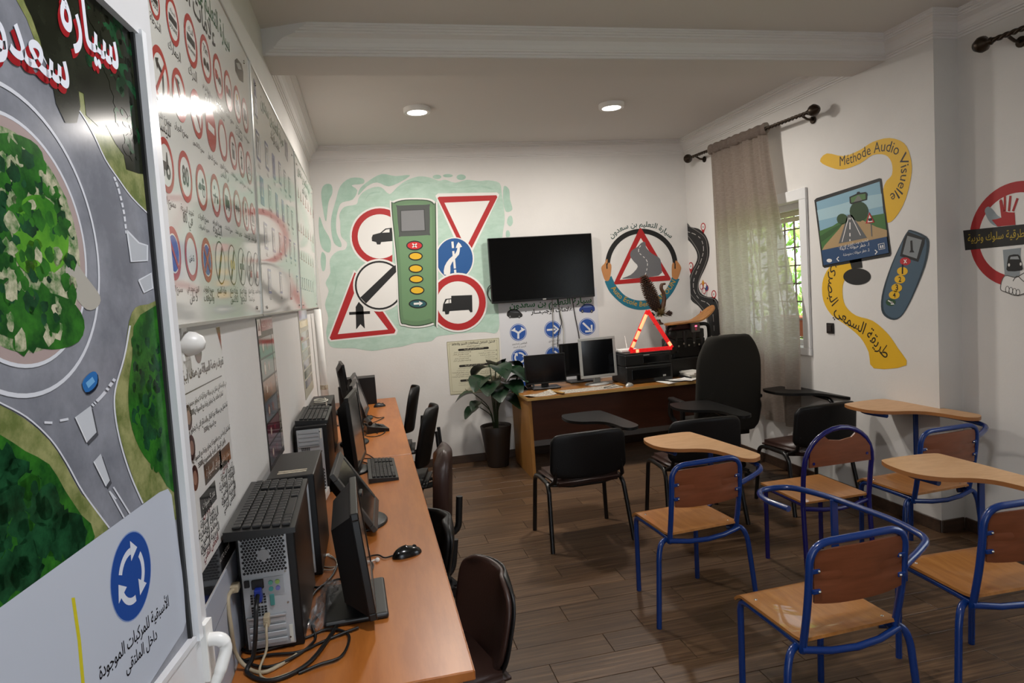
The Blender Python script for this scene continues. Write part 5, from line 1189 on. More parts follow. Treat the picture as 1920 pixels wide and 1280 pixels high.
def sign_round(cx, cy, h, kind, parent):
    a = lp(); c = a.c((cx, cy)); r = abs(a.c((cx, cy-h/2))[1]-a.c((cx, cy+h/2))[1])/2
    def L(x, y): return (c[0]+x*r, c[1]+y*r)
    def pl(pts, col, ly=3): a.poly([L(x, y) for x, y in pts], col, ly, L=True)
    def ln(pts, wd, col, ly=3): a.line([L(x, y) for x, y in pts], wd*r, col, ly, L=True)
    if kind in ('end', 'endhorn', 'endover', 'endlorry', 'endred'):
        a.poly(ell(*c, r), '#d8d6cf', 1, L=True); a.ring(c, r*.93, r, SK, 2, L=True); ln([(-.5, -.72), (.5, .72)], .26, SK)
        if kind == 'endhorn': pl(ell(-.3, 0, .28, .24, 12), '#c8b27a', 4); pl(ell(.3, 0, .28, .24, 12), '#c8b27a', 4)
        if kind in ('endover', 'endlorry'): pl([(-.6, -.15), (-.6, .15), (-.1, .15), (-.1, -.15)], '#555250', 4); pl([(.1, -.15), (.1, .15), (.6, .15), (.6, -.15)], '#555250', 4)
        if kind in ('endlorry', 'endred'): pl([(-.1, -.5), (-.1, -.1), (.45, -.1), (.45, -.5)], SR, 4)
    elif kind == 'noentry':
        a.poly(ell(*c, r), SR, 1, L=True); pl([(-.62, -.16), (.62, -.16), (.62, .16), (-.62, .16)], '#d8d6cf')
    elif kind in ('park', 'stop'):
        a.poly(ell(*c, r), SR, 1, L=True); a.poly(ell(*c, r*.74), '#d8d6cf', 2, L=True); a.poly(ell(*c, r*.68), '#24479a', 3, L=True); ln([(-.5, .5), (.5, -.5)], .2, SR, 5)
        if kind == 'stop': ln([(.5, .5), (-.5, -.5)], .2, SR, 4.5)
    else:
        a.poly(ell(*c, r), '#d8d6cf', 1, L=True); a.ring(c, r*.76, r, SR, 2, L=True)
        def car(x, y, s, col=SK): pl([(x-.5*s, y-.3*s), (x-.5*s, y), (x-.3*s, y+.3*s), (x+.3*s, y+.3*s), (x+.5*s, y), (x+.5*s, y-.3*s)], col); pl(ell(x-.3*s, y-.34*s, .1*s, n=8), SK, 4); pl(ell(x+.3*s, y-.34*s, .1*s, n=8), SK, 4)
        def lorry(x, y, s, col=SK): pl([(x-.6*s, y-.3*s), (x-.6*s, y+.4*s), (x+.2*s, y+.4*s), (x+.2*s, y-.3*s)], col); pl([(x+.22*s, y-.3*s), (x+.22*s, y+.2*s), (x+.5*s, y+.2*s), (x+.62*s, y-.05*s), (x+.62*s, y-.3*s)], col); pl(ell(x-.35*s, y-.34*s, .13*s, n=10), SK, 4); pl(ell(x+.38*s, y-.34*s, .13*s, n=10), SK, 4)
        def arrow(pts, wd=.2): ln(pts, wd, SK); (x0, y0), (x1, y1) = pts[-2], pts[-1]; d = Vector((x1-x0, y1-y0)).normalized(); n = Vector((-d.y, d.x)); pl([(x1+d.x*.3, y1+d.y*.3), (x1+n.x*.24, y1+n.y*.24), (x1-n.x*.24, y1-n.y*.24)], SK, 4)
        if kind in ('customs', 'gendarmerie', 'police'):
            ln([(-.6, .02), (.6, .02)], .3, SK); 
            ar, fr_ = {'customs': ('الجمارك', 'DOUANE'), 'gendarmerie': ('الدرك', 'GENDARMERIE'), 'police': ('الشرطة', 'POLICE')}[kind]
            a.text(ar, L(-.4, .3), L(.4, .3), SK, 3, L=True); a.text(fr_, L(-.58, -.42), L(.58, -.42), SK, 3, L=True)
        elif kind == 'left': arrow([(.25, -.6), (.25, .15), (-.25, .35)]); ln([(-.55, -.55), (.55, .55)], .16, SR, 5)
        elif kind == 'uturn': arrow([(.2, -.6), (.1, .1), (-.1, .35)]); ln([(-.5, .55), (.5, -.55)], .14, SR, 5)
        elif kind == 'horn': pl([(-.5, -.1), (-.5, .1), (.1, .12), (.4, .35), (.4, -.35), (.1, -.12)], SK); ln([(-.5, .55), (.5, -.55)], .13, SR, 5)
        elif kind == 'seventy': a.text('70m', L(-.42, .22), L(.42, .22), SK, 3, L=True); car(-.26, -.2, .5); car(.3, -.2, .5)
        elif kind == 'overlorry': lorry(-.28, -.02, .55, SR); car(.34, -.1, .5)
        elif kind == 'overcar': car(-.3, 0, .6, SR); car(.32, 0, .6)
        elif kind == 'hazlorry': lorry(0, -.15, .75); pl(ell(0, .4, .18, n=10), '#c9992a')
        elif kind == 'lorry': lorry(0, 0, .85)
        elif kind == 'bus': pl([(-.3, -.42), (-.3, .42), (.3, .42), (.3, -.42)], '#4a4744'); pl([(-.22, .05), (-.22, .3), (.22, .3), (.22, .05)], '#c8c6c0', 4)
        elif kind == 'person': pl(ell(0, .42, .11, n=10), SK); ln([(0, .3), (0, -.1)], .2, SK); ln([(0, -.1), (-.2, -.52)], .13, SK); ln([(0, -.1), (.2, -.52)], .13, SK); ln([(-.25, .1), (.25, .15)], .1, SK)
        elif kind == 'bike': a.ring(L(-.28, -.2), .16*r, .22*r, SK, 3, 14, L=True); a.ring(L(.28, -.2), .16*r, .22*r, SK, 3, 14, L=True); ln([(-.28, -.2), (0, .15), (.28, -.2), (.2, .3)], .07, SK)
        elif kind == 'tractor': pl(ell(.22, -.2, .28, n=16), SK); pl(ell(-.36, -.3, .16, n=12), SK); pl([(-.5, -.15), (-.5, .12), (.0, .12), (.1, .5), (.18, .5), (.3, .0), (.0, -.2)], SK); pl(ell(.22, -.2, .11, n=10), '#d8d6cf', 4)
        elif kind == '80': a.text('80', L(-.46, -.34), L(.46, -.34), SK, 3, 1.15, .02, L=True)
        elif kind == '5t': a.text('5 طن', L(-.38, -.18), L(.38, -.18), SK, 3, 1, .01, L=True)
        elif kind == 'cart': pl([(-.6, -.05), (-.35, .18), (-.1, .1), (-.1, -.12), (-.55, -.15)], SK); a.ring(L(.3, -.2), .15*r, .21*r, SK, 3, 14, L=True); pl([(0, -.05), (0, .15), (.55, .15), (.55, -.05)], SK); pl(ell(.25, .32, .13, n=10), SK)
        elif kind == 'barrow': ln([(-.5, -.05), (.4, -.05)], .1, SK); pl(ell(.35, -.22, .14, n=10), SK); ln([(-.3, -.4), (-.05, .1)], .08, SK); pl(ell(-.2, .35, .1, n=8), SK)
        elif kind == 'width': arrow([(-.62, 0), (-.3, 0)]); arrow([(.62, 0), (.3, 0)])
        elif kind == 'height': arrow([(0, .62), (0, .32)]); arrow([(0, -.62), (0, -.32)])
        elif kind == 'trailer': lorry(0, .05, .8); ln([(-.5, -.42), (.5, -.42)], .06, SK)
    return a.done('prohibition_sign', parent)
ROWS = [
 [(577, 0, 130, 'police'), (647, 80, 165, 'customs'), (715, 155, 178, 'gendarmerie'), (771, 222, 160, 'seventy'), (817, 287, 150, 'overlorry'), (856, 342, 138, 'overcar'), (890, 392, 126, 'hazlorry'), (919, 434, 118, 'lorry')],
 [(601, 288, 212, 'left'), (672, 358, 185, 'uturn'), (737, 428, 170, 'horn'), (791, 483, 160, 'noentry'), (835, 527, 145, 'empty'), (874, 566, 133, 'bus'), (905, 600, 124, 'person'), (933, 630, 115, 'bike')],
 [(622, 620, 200, 'tractor'), (695, 663, 185, '80'), (756, 703, 167, 'cart'), (808, 733, 154, 'barrow'), (852, 760, 142, 'lorry'), (890, 782, 132, 'width'), (922, 802, 124, 'height'), (948, 820, 114, 'trailer')],
 [(650, 950, 200, 'park'), (717, 962, 180, '5t'), (776, 975, 165, 'stop'), (826, 985, 160, 'end'), (872, 993, 150, 'endhorn'), (907, 1000, 140, 'endover'), (938, 1007, 130, 'endlorry'), (962, 1010, 124, 'endred')]]
CAPS = [['الشرطة', 'الجمارك', 'الدرك', 'مسافة الأمان في 70 م', 'ممنوع على الشاحنات التجاوز', 'ممنوع التجاوز', 'ممنوع على الشاحنات', 'ممنوع الشاحنات'],
        ['ممنوع الدوران لليسار', 'ممنوع الدوران', 'ممنوع الكلاكسون', 'ممنوع الدخول', 'ممنوع المرور في الاتجاهين', 'ممنوع الحافلات', 'ممنوع الراجلين', 'ممنوع الدراجات'],
        ['ممنوع الجرار', 'تحديد السرعة في 80', 'ممنوع العربات مجرورة بالحيوانات', 'ممنوع العربات اليدوية', 'ممنوع الشاحنات', 'عرض محدد', 'علو محدد', 'طول محدد'],
        ['ممنوع التوقف', 'الوزن محدد في 5 طن', 'ممنوع الوقوف والتوقف', 'نهاية المنع', 'نهاية منع الكلاكسون', 'نهاية منع التجاوز', 'نهاية منع تجاوز الشاحنات', 'نهاية التحديد']]
for R_, C2 in zip(ROWS, CAPS):
    for (cx, cy, h, k), cap in zip(R_, C2):
        sign_round(cx, cy, h, k, b1)
        a = lp(); c = a.c((cx, cy)); r = abs(a.c((cx, cy-h/2))[1]-a.c((cx, cy+h/2))[1])/2; wd = min(r*1.05, .0105*len(cap)/2+.02); zc_ = c[1]-r*1.42
        words = cap.split(); 
        if len(cap) > 16: lines = [' '.join(words[:(len(words)+1)//2]), ' '.join(words[(len(words)+1)//2:])]
        else: lines = [cap]
        for j, ln_ in enumerate(lines):
            ww = min(r*.95, .0068*len(ln_)+.008); a.text(ln_, (c[0]-ww, zc_-j*r*.42), (c[0]+ww, zc_-j*r*.42), SK, 1, L=True)
        a.done('caption', b1)
GRN = '#1d5a36'
def heading(t, p0, p1, st, col, nm='heading', hs=1.0):
    a = lp(); q0, q1_ = a.c(p0), a.c(p1); zz = (q0[1]+q1_[1])/2; a.text(st, (min(q0[0], q1_[0]), zz), (max(q0[0], q1_[0]), zz), col, 1, hs, .012, L=True); a.done(nm, t)
heading(b1, (650, -150), (860, 172), 'سيارة التعليم بن سعدون', GRN, hs=1.2); heading(b1, (640, -90), (808, 180), 'علامات المنع', SK, 'subheading')
a = lp(); a.poly([(880, 225), (888, 218), (905, 240), (912, 270), (912, 310), (898, 300), (882, 265)], '#3a3a38', 1); a.poly([(884, 235), (896, 236), (906, 262), (892, 258)], '#9c9c98', 2); a.done('car_picture', b1)
# board 2: square signs
def lq(): return Pr(LB, 460, 130, 2.845, gloss=True, base=.0004, step=.0002)
BLU = '#3a4a86'
def sq(cx, cy, h, kind, t, asp=.82):
    a = lq(); c = a.c((cx, cy)); r = abs(a.c((cx, cy-h/2))[1]-a.c((cx, cy+h/2))[1])/2
    def q(s, col, ly): a.poly([(c[0]+x*r*s*asp, c[1]+y*r*s) for x, y in ((-1, -1), (1, -1), (1, 1), (-1, 1))], col, ly, L=True)
    q(1, {'g': '#4a4850', 'r': SR}.get(kind, BLU), 1)
    if kind in ('w', 'g', 'r', 'u'): q(.8, '#cfcdc6', 2)
    def L(x, y): return (c[0]+x*r*asp, c[1]+y*r)
    ink = '#cfcdc6' if kind == 'b' else (SR if kind == 'r' else '#3b3a40')
    if kind == 'r': a.line([L(-.6, -.6), L(.6, .6)], r*.2, ink, 3, L=True); a.line([L(-.6, .6), L(.6, -.6)], r*.2, ink, 3.3, L=True)
    elif kind == 'b': a.poly([L(0, .7), L(.6, -.4), L(-.6, -.4)], ink, 3, L=True); a.line([L(-.1, -.3), L(.1, .3)], r*.14, '#2b2b33', 4, L=True)
    elif kind == 'u': a.poly([L(-.15, -.7), L(.15, -.7), L(.15, .2), L(.4, .2), L(0, .7), L(-.4, .2), L(-.15, .2)], BLU, 3, L=True)
    else: a.line([L(-.1, -.6), L(.1, .2)], r*.22, ink, 3, L=True); a.poly([L(x*.22/.8, .45+y*.2) for x, y in ((-1, -1), (1, -1), (1, 1), (-1, 1))], ink, 3, L=True)
    a.done('indication_sign', t)
    a = lq(); a.text('علامة', (c[0]-r*.5, c[1]-r*1.5), (c[0]+r*.5, c[1]-r*1.5), SK, 1, L=True); a.done('caption', t)
for (x, y, h, k) in ((50, 95, 70, 'b'), (56, 195, 110, 'u'), (68, 410, 145, 'w'), (115, 465, 135, 'w'), (152, 520, 122, 'r2'), (185, 557, 112, 'w'), (212, 597, 105, 'g'), (236, 630, 98, 'g'), (89, 650, 142, 'b'), (132, 690, 128, 'g'), (169, 725, 118, 'b'), (201, 755, 110, 'b'), (228, 778, 103, 'g'), (251, 805, 96, 'g'),
                     (110, 890, 138, 'w'), (152, 912, 124, 'w'), (187, 930, 112, 'r'), (215, 945, 105, 'w'), (241, 960, 100, 'w'), (264, 975, 95, 'w'), (130, 1130, 130, 'u'), (190, 1138, 112, 'w'), (236, 1087, 40, 'g'), (277, 1145, 90, 'w')): sq(x, y, h, k, b2)
a = lq(); c = a.c((243, 1185)); a.poly([(c[0]-.05, c[1]-.045), (c[0]+.05, c[1]-.045), (c[0], c[1]+.055)], SR, 1, L=True); a.poly([(c[0]-.028, c[1]-.032), (c[0]+.028, c[1]-.032), (c[0], c[1]+.03)], '#cfcdc6', 2, L=True); a.done('danger_triangle_sign', b2)
def head2(t, p0, p1, st, col, nm, hs=1.0):
    a = lq(); q0, q1_ = a.c(p0), a.c(p1); zz = (q0[1]+q1_[1])/2; a.text(st, (q0[0], zz), (q1_[0], zz), col, 1, hs, .012, L=True); a.done(nm, t)
head2(b2, (82, 215), (202, 392), 'سيارة التعليم بن سعدون', GRN, 'heading', 1.1); head2(b2, (135, 372), (182, 438), 'علامات الإرشاد', SK, 'subheading')
a = lq(); a.poly([(208, 370), (222, 395), (228, 440), (227, 495), (212, 460)], '#77757a', 1); a.done('car_picture', b2)
# board 3: rows of small triangles
head2(b3, (278, 560), (342, 655), 'سيارة التعليم بن سعدون', GRN, 'heading', 1.1); head2(b3, (303, 660), (330, 692), 'علامات الخطر', SK, 'subheading')
for (ya, yb, h, xs) in ((660, 770, 70, 283), (838, 905, 66, 285), (985, 1035, 62, 289), (1138, 1160, 70, 296)):
    for k in range(7):
        x = xs+(361-xs)/6*k; y = ya+(yb-ya)*k/6; a = lq(); c = a.c((x, y)); r = h*(1-.055*k)/2.845/2*.0031*(1+.11*k)
        if ya == 1138: a.poly([(c[0]-r*.7, c[1]-r), (c[0]+r*.7, c[1]-r), (c[0]+r*.7, c[1]+r), (c[0]-r*.7, c[1]+r)], '#6a6f80', 1, L=True); a.poly([(c[0]-r*.5, c[1]-r*.8), (c[0]+r*.5, c[1]-r*.8), (c[0]+r*.5, c[1]+r*.8), (c[0]-r*.5, c[1]+r*.8)], '#c4c6c0', 2, L=True)
        else: a.poly([(c[0]-r, c[1]-r*.8), (c[0]+r, c[1]-r*.8), (c[0], c[1]+r)], SR, 1, L=True); a.poly([(c[0]-r*.62, c[1]-r*.58), (c[0]+r*.62, c[1]-r*.58), (c[0], c[1]+r*.58)], '#cfcdc6', 2, L=True); a.line([(c[0], c[1]-r*.4), (c[0], c[1]+r*.2)], r*.22, SK, 3, L=True)
        a.done('danger_sign', b3)

# ---------------------------------------------------------------- posters below the boards
LW = Plane((WL+.003, 0, 0), (1, 0, 0), (0, 1, 0))
def lz(): return Pr(LW, 0, 640, 2, gloss=True, base=.0004, step=.0002)
m_post = mat('poster_paper', '#d6d4d0', .3)
t = thing('licence_poster', 'white poster defining the licence class, partly behind the door edge', 'poster', (WL, 1.75, 1.0))
zt, zb_ = LW.px(400, 614)[1], LW.px(400, 1105)[1]; y1 = LW.px(412, 616)[0]; y0 = y1-.62
panel(LW, [(y0, zb_), (y1, zb_), (y1, zt), (y0, zt)], .002, m_post, t, 'sheet', L=True)
a = lz(); a.poly([(y1-.05, zt-.001), (y1-.001, zt-.001), (y1-.001, zt-.07)], '#8e1a20', 1, L=True); a.done('red_corner', t)
a = lz(); c = a.c((741, 25)); a.poly(ell(*c, .038, n=24), '#4a1216', 1, L=True); a.text('A', (c[0]-.011, c[1]-.012), (c[0]+.011, c[1]-.012), '#cfcdc8', 2, 1, .02, L=True); a.done('class_badge', t)
def row(st, yc, z, w_, col, hs=1.0, bold=0): a = lz(); a.text(st, (yc-w_/2, z), (yc+w_/2, z), col, 1, hs, bold, L=True); a.done('text_line', t)
ym = (y0+y1)/2+.04
zr = lambda v: LW.px(400, v)[1]
row('تعريف رخصة السياقة من صنف (ب) = (B)', ym+.02, zr(690), .5, '#2c1416', 1.15, .03)
a = lz(); a.line([(y0+.05, zr(712)), (y1-.04, zr(712))], .003, SK, 1, L=True); a.done('rule', t)
for v, st in ((735, 'هي الرخصة التي تمكن من سياقة عربة آلية لا يتجاوز مجموع مقاعدها'), (752, 'ثمانية مقاعد ولا يتجاوز وزنها مع الحمولة 3500Kg'), (780, 'كما تمكن من سياقة عربة النقل والبضائع التي لا يتجاوز وزنها'), (797, 'مع الحمولة 3500Kg'), (832, 'كما تمكن أيضا من جر مقطورة لا يتجاوز وزنها مع الحمولة 750Kg'), (850, 'والوزن الإجمالي للعربة والمقطورة 3500Kg')):
    row(st, ym+.04, zr(v), .0078*len(st), SK, 1, .012)
for v in (752, 805, 860): a = lz(); a.poly(ell(y0+.2, zr(v), .03, n=20), '#3a1416', 1, L=True); a.poly(ell(y0+.2, zr(v), .017, n=14), '#8b6a5c', 2, L=True); a.done('photo_badge', t)
for (yc, v, w_, st) in ((ym+.03, 876, .19, 'أوراق السيارة'), (y1-.1, 880, .14, 'شهادات التأمين'), (ym-.05, 925, .16, 'بعد 5 سنوات')):
    a = lz(); z = zr(v); a.poly([(yc-w_/2, z-.022), (yc+w_/2, z-.022), (yc+w_/2, z+.028), (yc-w_/2, z+.028)], '#171515', 1, L=True); a.text(st, (yc-w_*.4, z-.006), (yc+w_*.4, z-.006), '#cfcdc8', 2, L=True); a.done('black_tag', t)
for k, st in enumerate(('4 وثائق', 'رخصة السياقة', 'البطاقة الرمادية', 'شهادة التأمين', 'الضريبة السنوية', 'الفحص التقني')):
    row(st, y1-.1, zr(905+17*k), .0125*len(st), '#7d1d22' if k == 0 else SK, 1, .012); row(st.replace('4', '5'), ym-.07, zr(945+16*k), .0125*len(st), '#7d1d22' if k in (0, 5) else SK, 1, .012)
    if k: a = lz(); z = zr(903+17*k); a.line([(y1-.03, z), (y1-.018, z), (y1-.018, z+.016), (y1-.03, z+.016)], .002, SK, 1, L=True, closed=True); a.done('tick_box', t)
a = lz(); z = zr(1070); a.poly([(y0+.001, zb_+.001), (y1-.001, zb_+.001), (y1-.001, zb_+.075), (y0+.001, zb_+.075)], '#171515', 1, L=True); a.text('AUTO ECOLE', (y0+.34, zb_+.03), (y0+.46, zb_+.03), '#cfcdc8', 2, L=True); a.done('black_footer', t)
# grey-white sheet below it
t = thing('blank_sheet', 'pale grey sheet on the wall below the licence poster', 'sheet', (WL, 1.7, .755)); panel(LW, [(y0-.05, .76), (y1+.03, .76), (y1+.03, zb_-.01), (y0-.05, zb_-.01)], .002, mat('pale_grey_sheet', '#a9adb8', .35), t, 'sheet', L=True)
a = lz(); a.line([(y0, zb_-.1), (y1+.03, zb_-.075)], .003, '#8d919c', 1, L=True); a.done('fold_line', t)
# wall hook by the door edge
q = LW.px(345, 645); t = thing('wall_hook', 'white rounded hook on the wall behind the door edge', 'hook', tuple(LW.w(q, -.002)))
MB().lathe([(.028, 0), (.03, .01), (.026, .03), (.015, .045), (0, .05)], 16, M=rotm(0, PI/2, 0)).build('dome', m_white, t); MB().box((.003, 0, .0), (.006, .045, .08), bev=.002).build('backplate', m_white, t)
# colourful narrow posters
def lzz(): return Pr(LW, 300, 560, 1.776, gloss=True, base=.0004, step=.0002)
t = thing('colour_poster', 'dark poster with rows of coloured picture panels behind the second tower', 'poster', (WL, 2.8, 1.0))
c0, c1 = LW.px(480, 597), LW.px(508, 592); zT = (c0[1]+c1[1])/2; zB = LW.px(520, 868)[1]; ya, yb = c0[0], c1[0]+.02
panel(LW, [(ya, zB), (yb, zB), (yb, zT), (ya, zT)], .002, mat('dark_poster', '#2b2724', .25), t, 'sheet', L=True)
a = lzz(); H_ = zT-zB; a.poly([(ya+.1, zT-.005), (yb-.005, zT-.005), (yb-.005, zT-.055), (ya+.1, zT-.055)], '#6d2a28', 1, L=True); a.text('دليل الوقاية السلامة', (ya+.12, zT-.04), (yb-.03, zT-.04), '#d8d2c4', 2, L=True); a.poly([(ya+.005, zT-.005), (ya+.085, zT-.005), (ya+.085, zT-.07), (ya+.005, zT-.07)], '#c8c6be', 1, L=True); a.poly([(ya+.02, zT-.05), (ya+.07, zT-.05), (ya+.045, zT-.015)], SK, 2, L=True); a.done('poster_header', t)
for k, (h1, h2) in enumerate((('#35564a', '#8a2f2a'), ('#3f5f52', '#a08a7c'), ('#7a5230', '#b06a2c'), ('#5e6a74', '#9a4a3c'), ('#5c2733', '#91323f'), ('#3d2430', '#7c2a36'))):
    z_ = zT-.08-k*(H_-.1)/6; hh = (H_-.1)/6-.008; a = lzz(); a.poly([(ya+.01, z_-hh), (yb-.08, z_-hh), (yb-.08, z_), (ya+.01, z_)], h1, 1, L=True)
    a.poly(ell(ya+.1, z_-hh/2, hh*.34, n=18), h2, 2, L=True); a.poly(ell(ya+.1, z_-hh/2, hh*.2, n=14), '#c9c2b0', 3, L=True); a.poly(ell(ya+.21, z_-hh/2, hh*.25, n=12), h2, 2, L=True); a.done('picture_panel', t)
    a = lzz(); a.poly([(yb-.07, z_-hh), (yb-.008, z_-hh), (yb-.008, z_), (yb-.07, z_)], '#8d8478', 1, L=True); a.line([(yb-.06, z_-hh*.3), (yb-.02, z_-hh*.3)], hh*.1, '#7c2a28', 2, L=True); a.line([(yb-.06, z_-hh*.6), (yb-.02, z_-hh*.6)], hh*.1, SK, 2, L=True); a.done('side_panel', t)
t = thing('colour_poster', 'pale narrow poster with blue heading under the far sign board', 'poster', (WL, 4.3, 1.1))
c0, c1 = LW.px(558, 580), LW.px(575, 580); zT = c0[1]; zB = LW.px(575, 748)[1]; ya, yb = c0[0], c1[0]
panel(LW, [(ya, zB), (yb, zB), (yb, zT), (ya, zT)], .002, mat('pale_poster', '#b9b4a2', .3), t, 'sheet', L=True)
a = lzz(); a.poly([(ya+.03, zT-.01), (yb-.03, zT-.01), (yb-.03, zT-.07), (ya+.03, zT-.07)], '#3d5a8e', 1, L=True); a.poly([(ya+.03, zT-.08), (yb-.03, zT-.08), (yb-.03, zT-.12), (ya+.03, zT-.12)], '#c2a43c', 1.5, L=True); a.done('poster_header', t)
for k in range(6):
    z_ = zT-.15-k*.062; a = lzz(); a.poly([(ya+.05, z_-.05), (yb-.2, z_-.05), (yb-.2, z_), (ya+.05, z_)], ('#6e7a6a', '#8b8f96')[k % 2], 1, L=True); a.poly([(yb-.17, z_-.05), (yb-.04, z_-.05), (yb-.04, z_), (yb-.17, z_)], '#7d7468', 1, L=True); a.done('picture_panel', t)
t = thing('banner_strip', 'narrow black and red banner hanging in the far left corner', 'banner', (WL, 5.7, .9))
c0 = LW.px(589, 577); zT = c0[1]; zB = LW.px(600, 722)[1]
panel(LW, [(c0[0]-.05, zB), (c0[0]+.5, zB), (c0[0]+.5, zT), (c0[0]-.05, zT)], .003, mat('black_banner', '#191414', .4), t, 'sheet', L=True)
for k in range(4): a = lzz(); z_ = zT-.1-.14*k; a.poly([(c0[0]+.1, z_-.05), (c0[0]+.42, z_-.03), (c0[0]+.38, z_+.05), (c0[0]+.15, z_+.03)], '#7e2420', 1, 2, L=True); a.done('red_mark', t)
t = thing('poster_tube', 'white rolled poster standing on the table in the far left corner', 'paper roll', (WL+.05, c0[0]-.35, .75), 0)
b = MB(); b.lathe([(.022, 0), (.028, 0), (.028, zT-.76), (.022, zT-.76), (.022, 0)], 16); b.build('roll', m_pap, t); MB().lathe([(.029, .3), (.0295, .305), (.0295, .33), (.029, .335)], 16).build('rubber_band', m_stick, t)

# ---------------------------------------------------------------- posters on the back wall
BP = Plane((0, YB-.003, 0), (0, -1, 0), (1, 0, 0))
def pv(): return Pr(BP, 820, 560, 3.692, base=.0006, step=.0005)
t = thing('rules_poster', 'cream sheet listing traffic offences in Arabic beside the plant', 'poster', (1.4, YB, .7))
m_cream = mat('cream_paper', '#c9c5ac', .55)
panel(BP, [BP.px(838, 641), BP.px(845, 740), BP.px(940, 733), BP.px(935, 633)], .002, m_cream, t, 'sheet', L=True)
a = pv(); a.line([(80, 312), (412, 285), (425, 625), (104, 645)], 2.5, '#a39d7c', 1, closed=True); a.line([(66, 300), (425, 272), (440, 638), (91, 660)], 3, '#8e8864', 1, closed=True); a.done('border', t)
a = pv(); a.text('الدليل الشامل لمخالفات السير والنقاط', (100, 322), (398, 300), SK, 1, 1.1, .012); a.text('(مجموعة كاملة)', (205, 334), (292, 326), '#55513f', 1); a.done('heading', t)
for (x0, y0_, x1, y1_) in ((145, 354, 355, 339), (152, 466, 362, 450), (160, 567, 368, 549)):
    a = pv(); a.line([(x0+6, y0_), (x1-6, y1_)], 15, '#1c1712', 1); a.poly(ell(x0+6, y0_, 7.5, n=12), '#1c1712', 1.3); a.poly(ell(x1-6, y1_, 7.5, n=12), '#1c1712', 1.3); a.text('مخالفات السير من الدرجة', (x0+40, y0_), (x1-35, y1_+1), '#c9c5ac', 2); a.done('black_bar', t)
rt = random.Random(4)
for (ys, n) in ((376, 5), (487, 5), (588, 2)):
    for k in range(n):
        for (xa, xb) in ((100, 218), (285, 398)):
            y = ys+k*14.5; x0 = xa+rt.uniform(0, 55); a = pv(); a.text(('الغرامة تؤدى في الحال', 'عدم احترام السرعة', 'سحب نقط من الرخصة')[rt.randrange(3)], (x0, y-.06*(x0-100)), (xb, y-.06*(xb-100)), '#45402f', 1, .8); a.done('text_line', t)
            if k % 2 == 0: a = pv(); a.ring((xb+10, y-.06*(xb-100)-3), 3.2, 5, '#6a6450', 1, 10); a.done('bullet', t)
a = pv(); a.poly([(255, 602), (267, 596), (280, 601), (279, 614), (268, 624), (256, 615)], '#3a2418', 1); a.poly(ell(267, 609, 6, n=12), '#a5803c', 2); a.text('AUTO ECOLE', (228, 640), (308, 634), '#6b5a32', 1); a.done('crest', t)
for x, y, s in ((200, 628, 1), (338, 612, -1)): a = pv(); a.line([(x-8*s, y-6), (x, y+4), (x+12*s, y+6)], [3, 5, 2], '#5d563c', 1, 3); a.done('flourish', t)
# mandatory signs poster
t = thing('sign_poster', 'white poster of round blue mandatory signs below the television', 'poster', (2.2, YB, .45))
x0, x1 = BP.px(936, 600)[0], BP.px(1122, 600)[0]; zT = BP.px(1020, 545)[1]
panel(BP, [(x0, .42), (x1, .42), (x1, zT), (x0, zT)], .002, mat('white_vinyl_poster', '#cfcfd2', .35), t, 'sheet', L=True)
a = pv(); a.text('سيارة التعليم بن سعدون', (500, 66), (1068, 24), '#1f6a38', 1, .9, .025); a.done('heading', t)
a = pv(); a.text('علامات الإجبـــار', (648, 104), (935, 82), SK, 1, 1.0, .03); a.poly(ell(613, 88, 3.5, n=8), SK, 1); a.poly(ell(960, 50, 3.5, n=8), SK, 1); a.done('subheading', t)
for (x, y, s, h, h2) in ((535, 103, 1, '#1d1b1b', '#57585c'), (1036, 66, -1, '#223a7d', '#6b7fb4')):
    a = pv(); P = [(-54, 5), (-50, -12), (-30, -28), (0, -32), (25, -24), (45, -6), (54, 6), (52, 20), (35, 26), (-20, 30), (-50, 18)]; a.poly([(x+p*s, y+q) for p, q in P], h, 1, 3); a.poly([(x+p*s, y+q) for p, q in ((-34, -10), (-24, -22), (0, -25), (18, -18), (28, -6))], h2, 2, 2)
    for w_ in (-32, 32): a.poly(ell(x+w_*s, y+20, 9, 12, 12), '#101010', 2.5); a.poly(ell(x+w_*s, y+20, 5, 7, 10), '#777777', 3)
    a.done('car_picture', t)
MB_ = '#24509c'
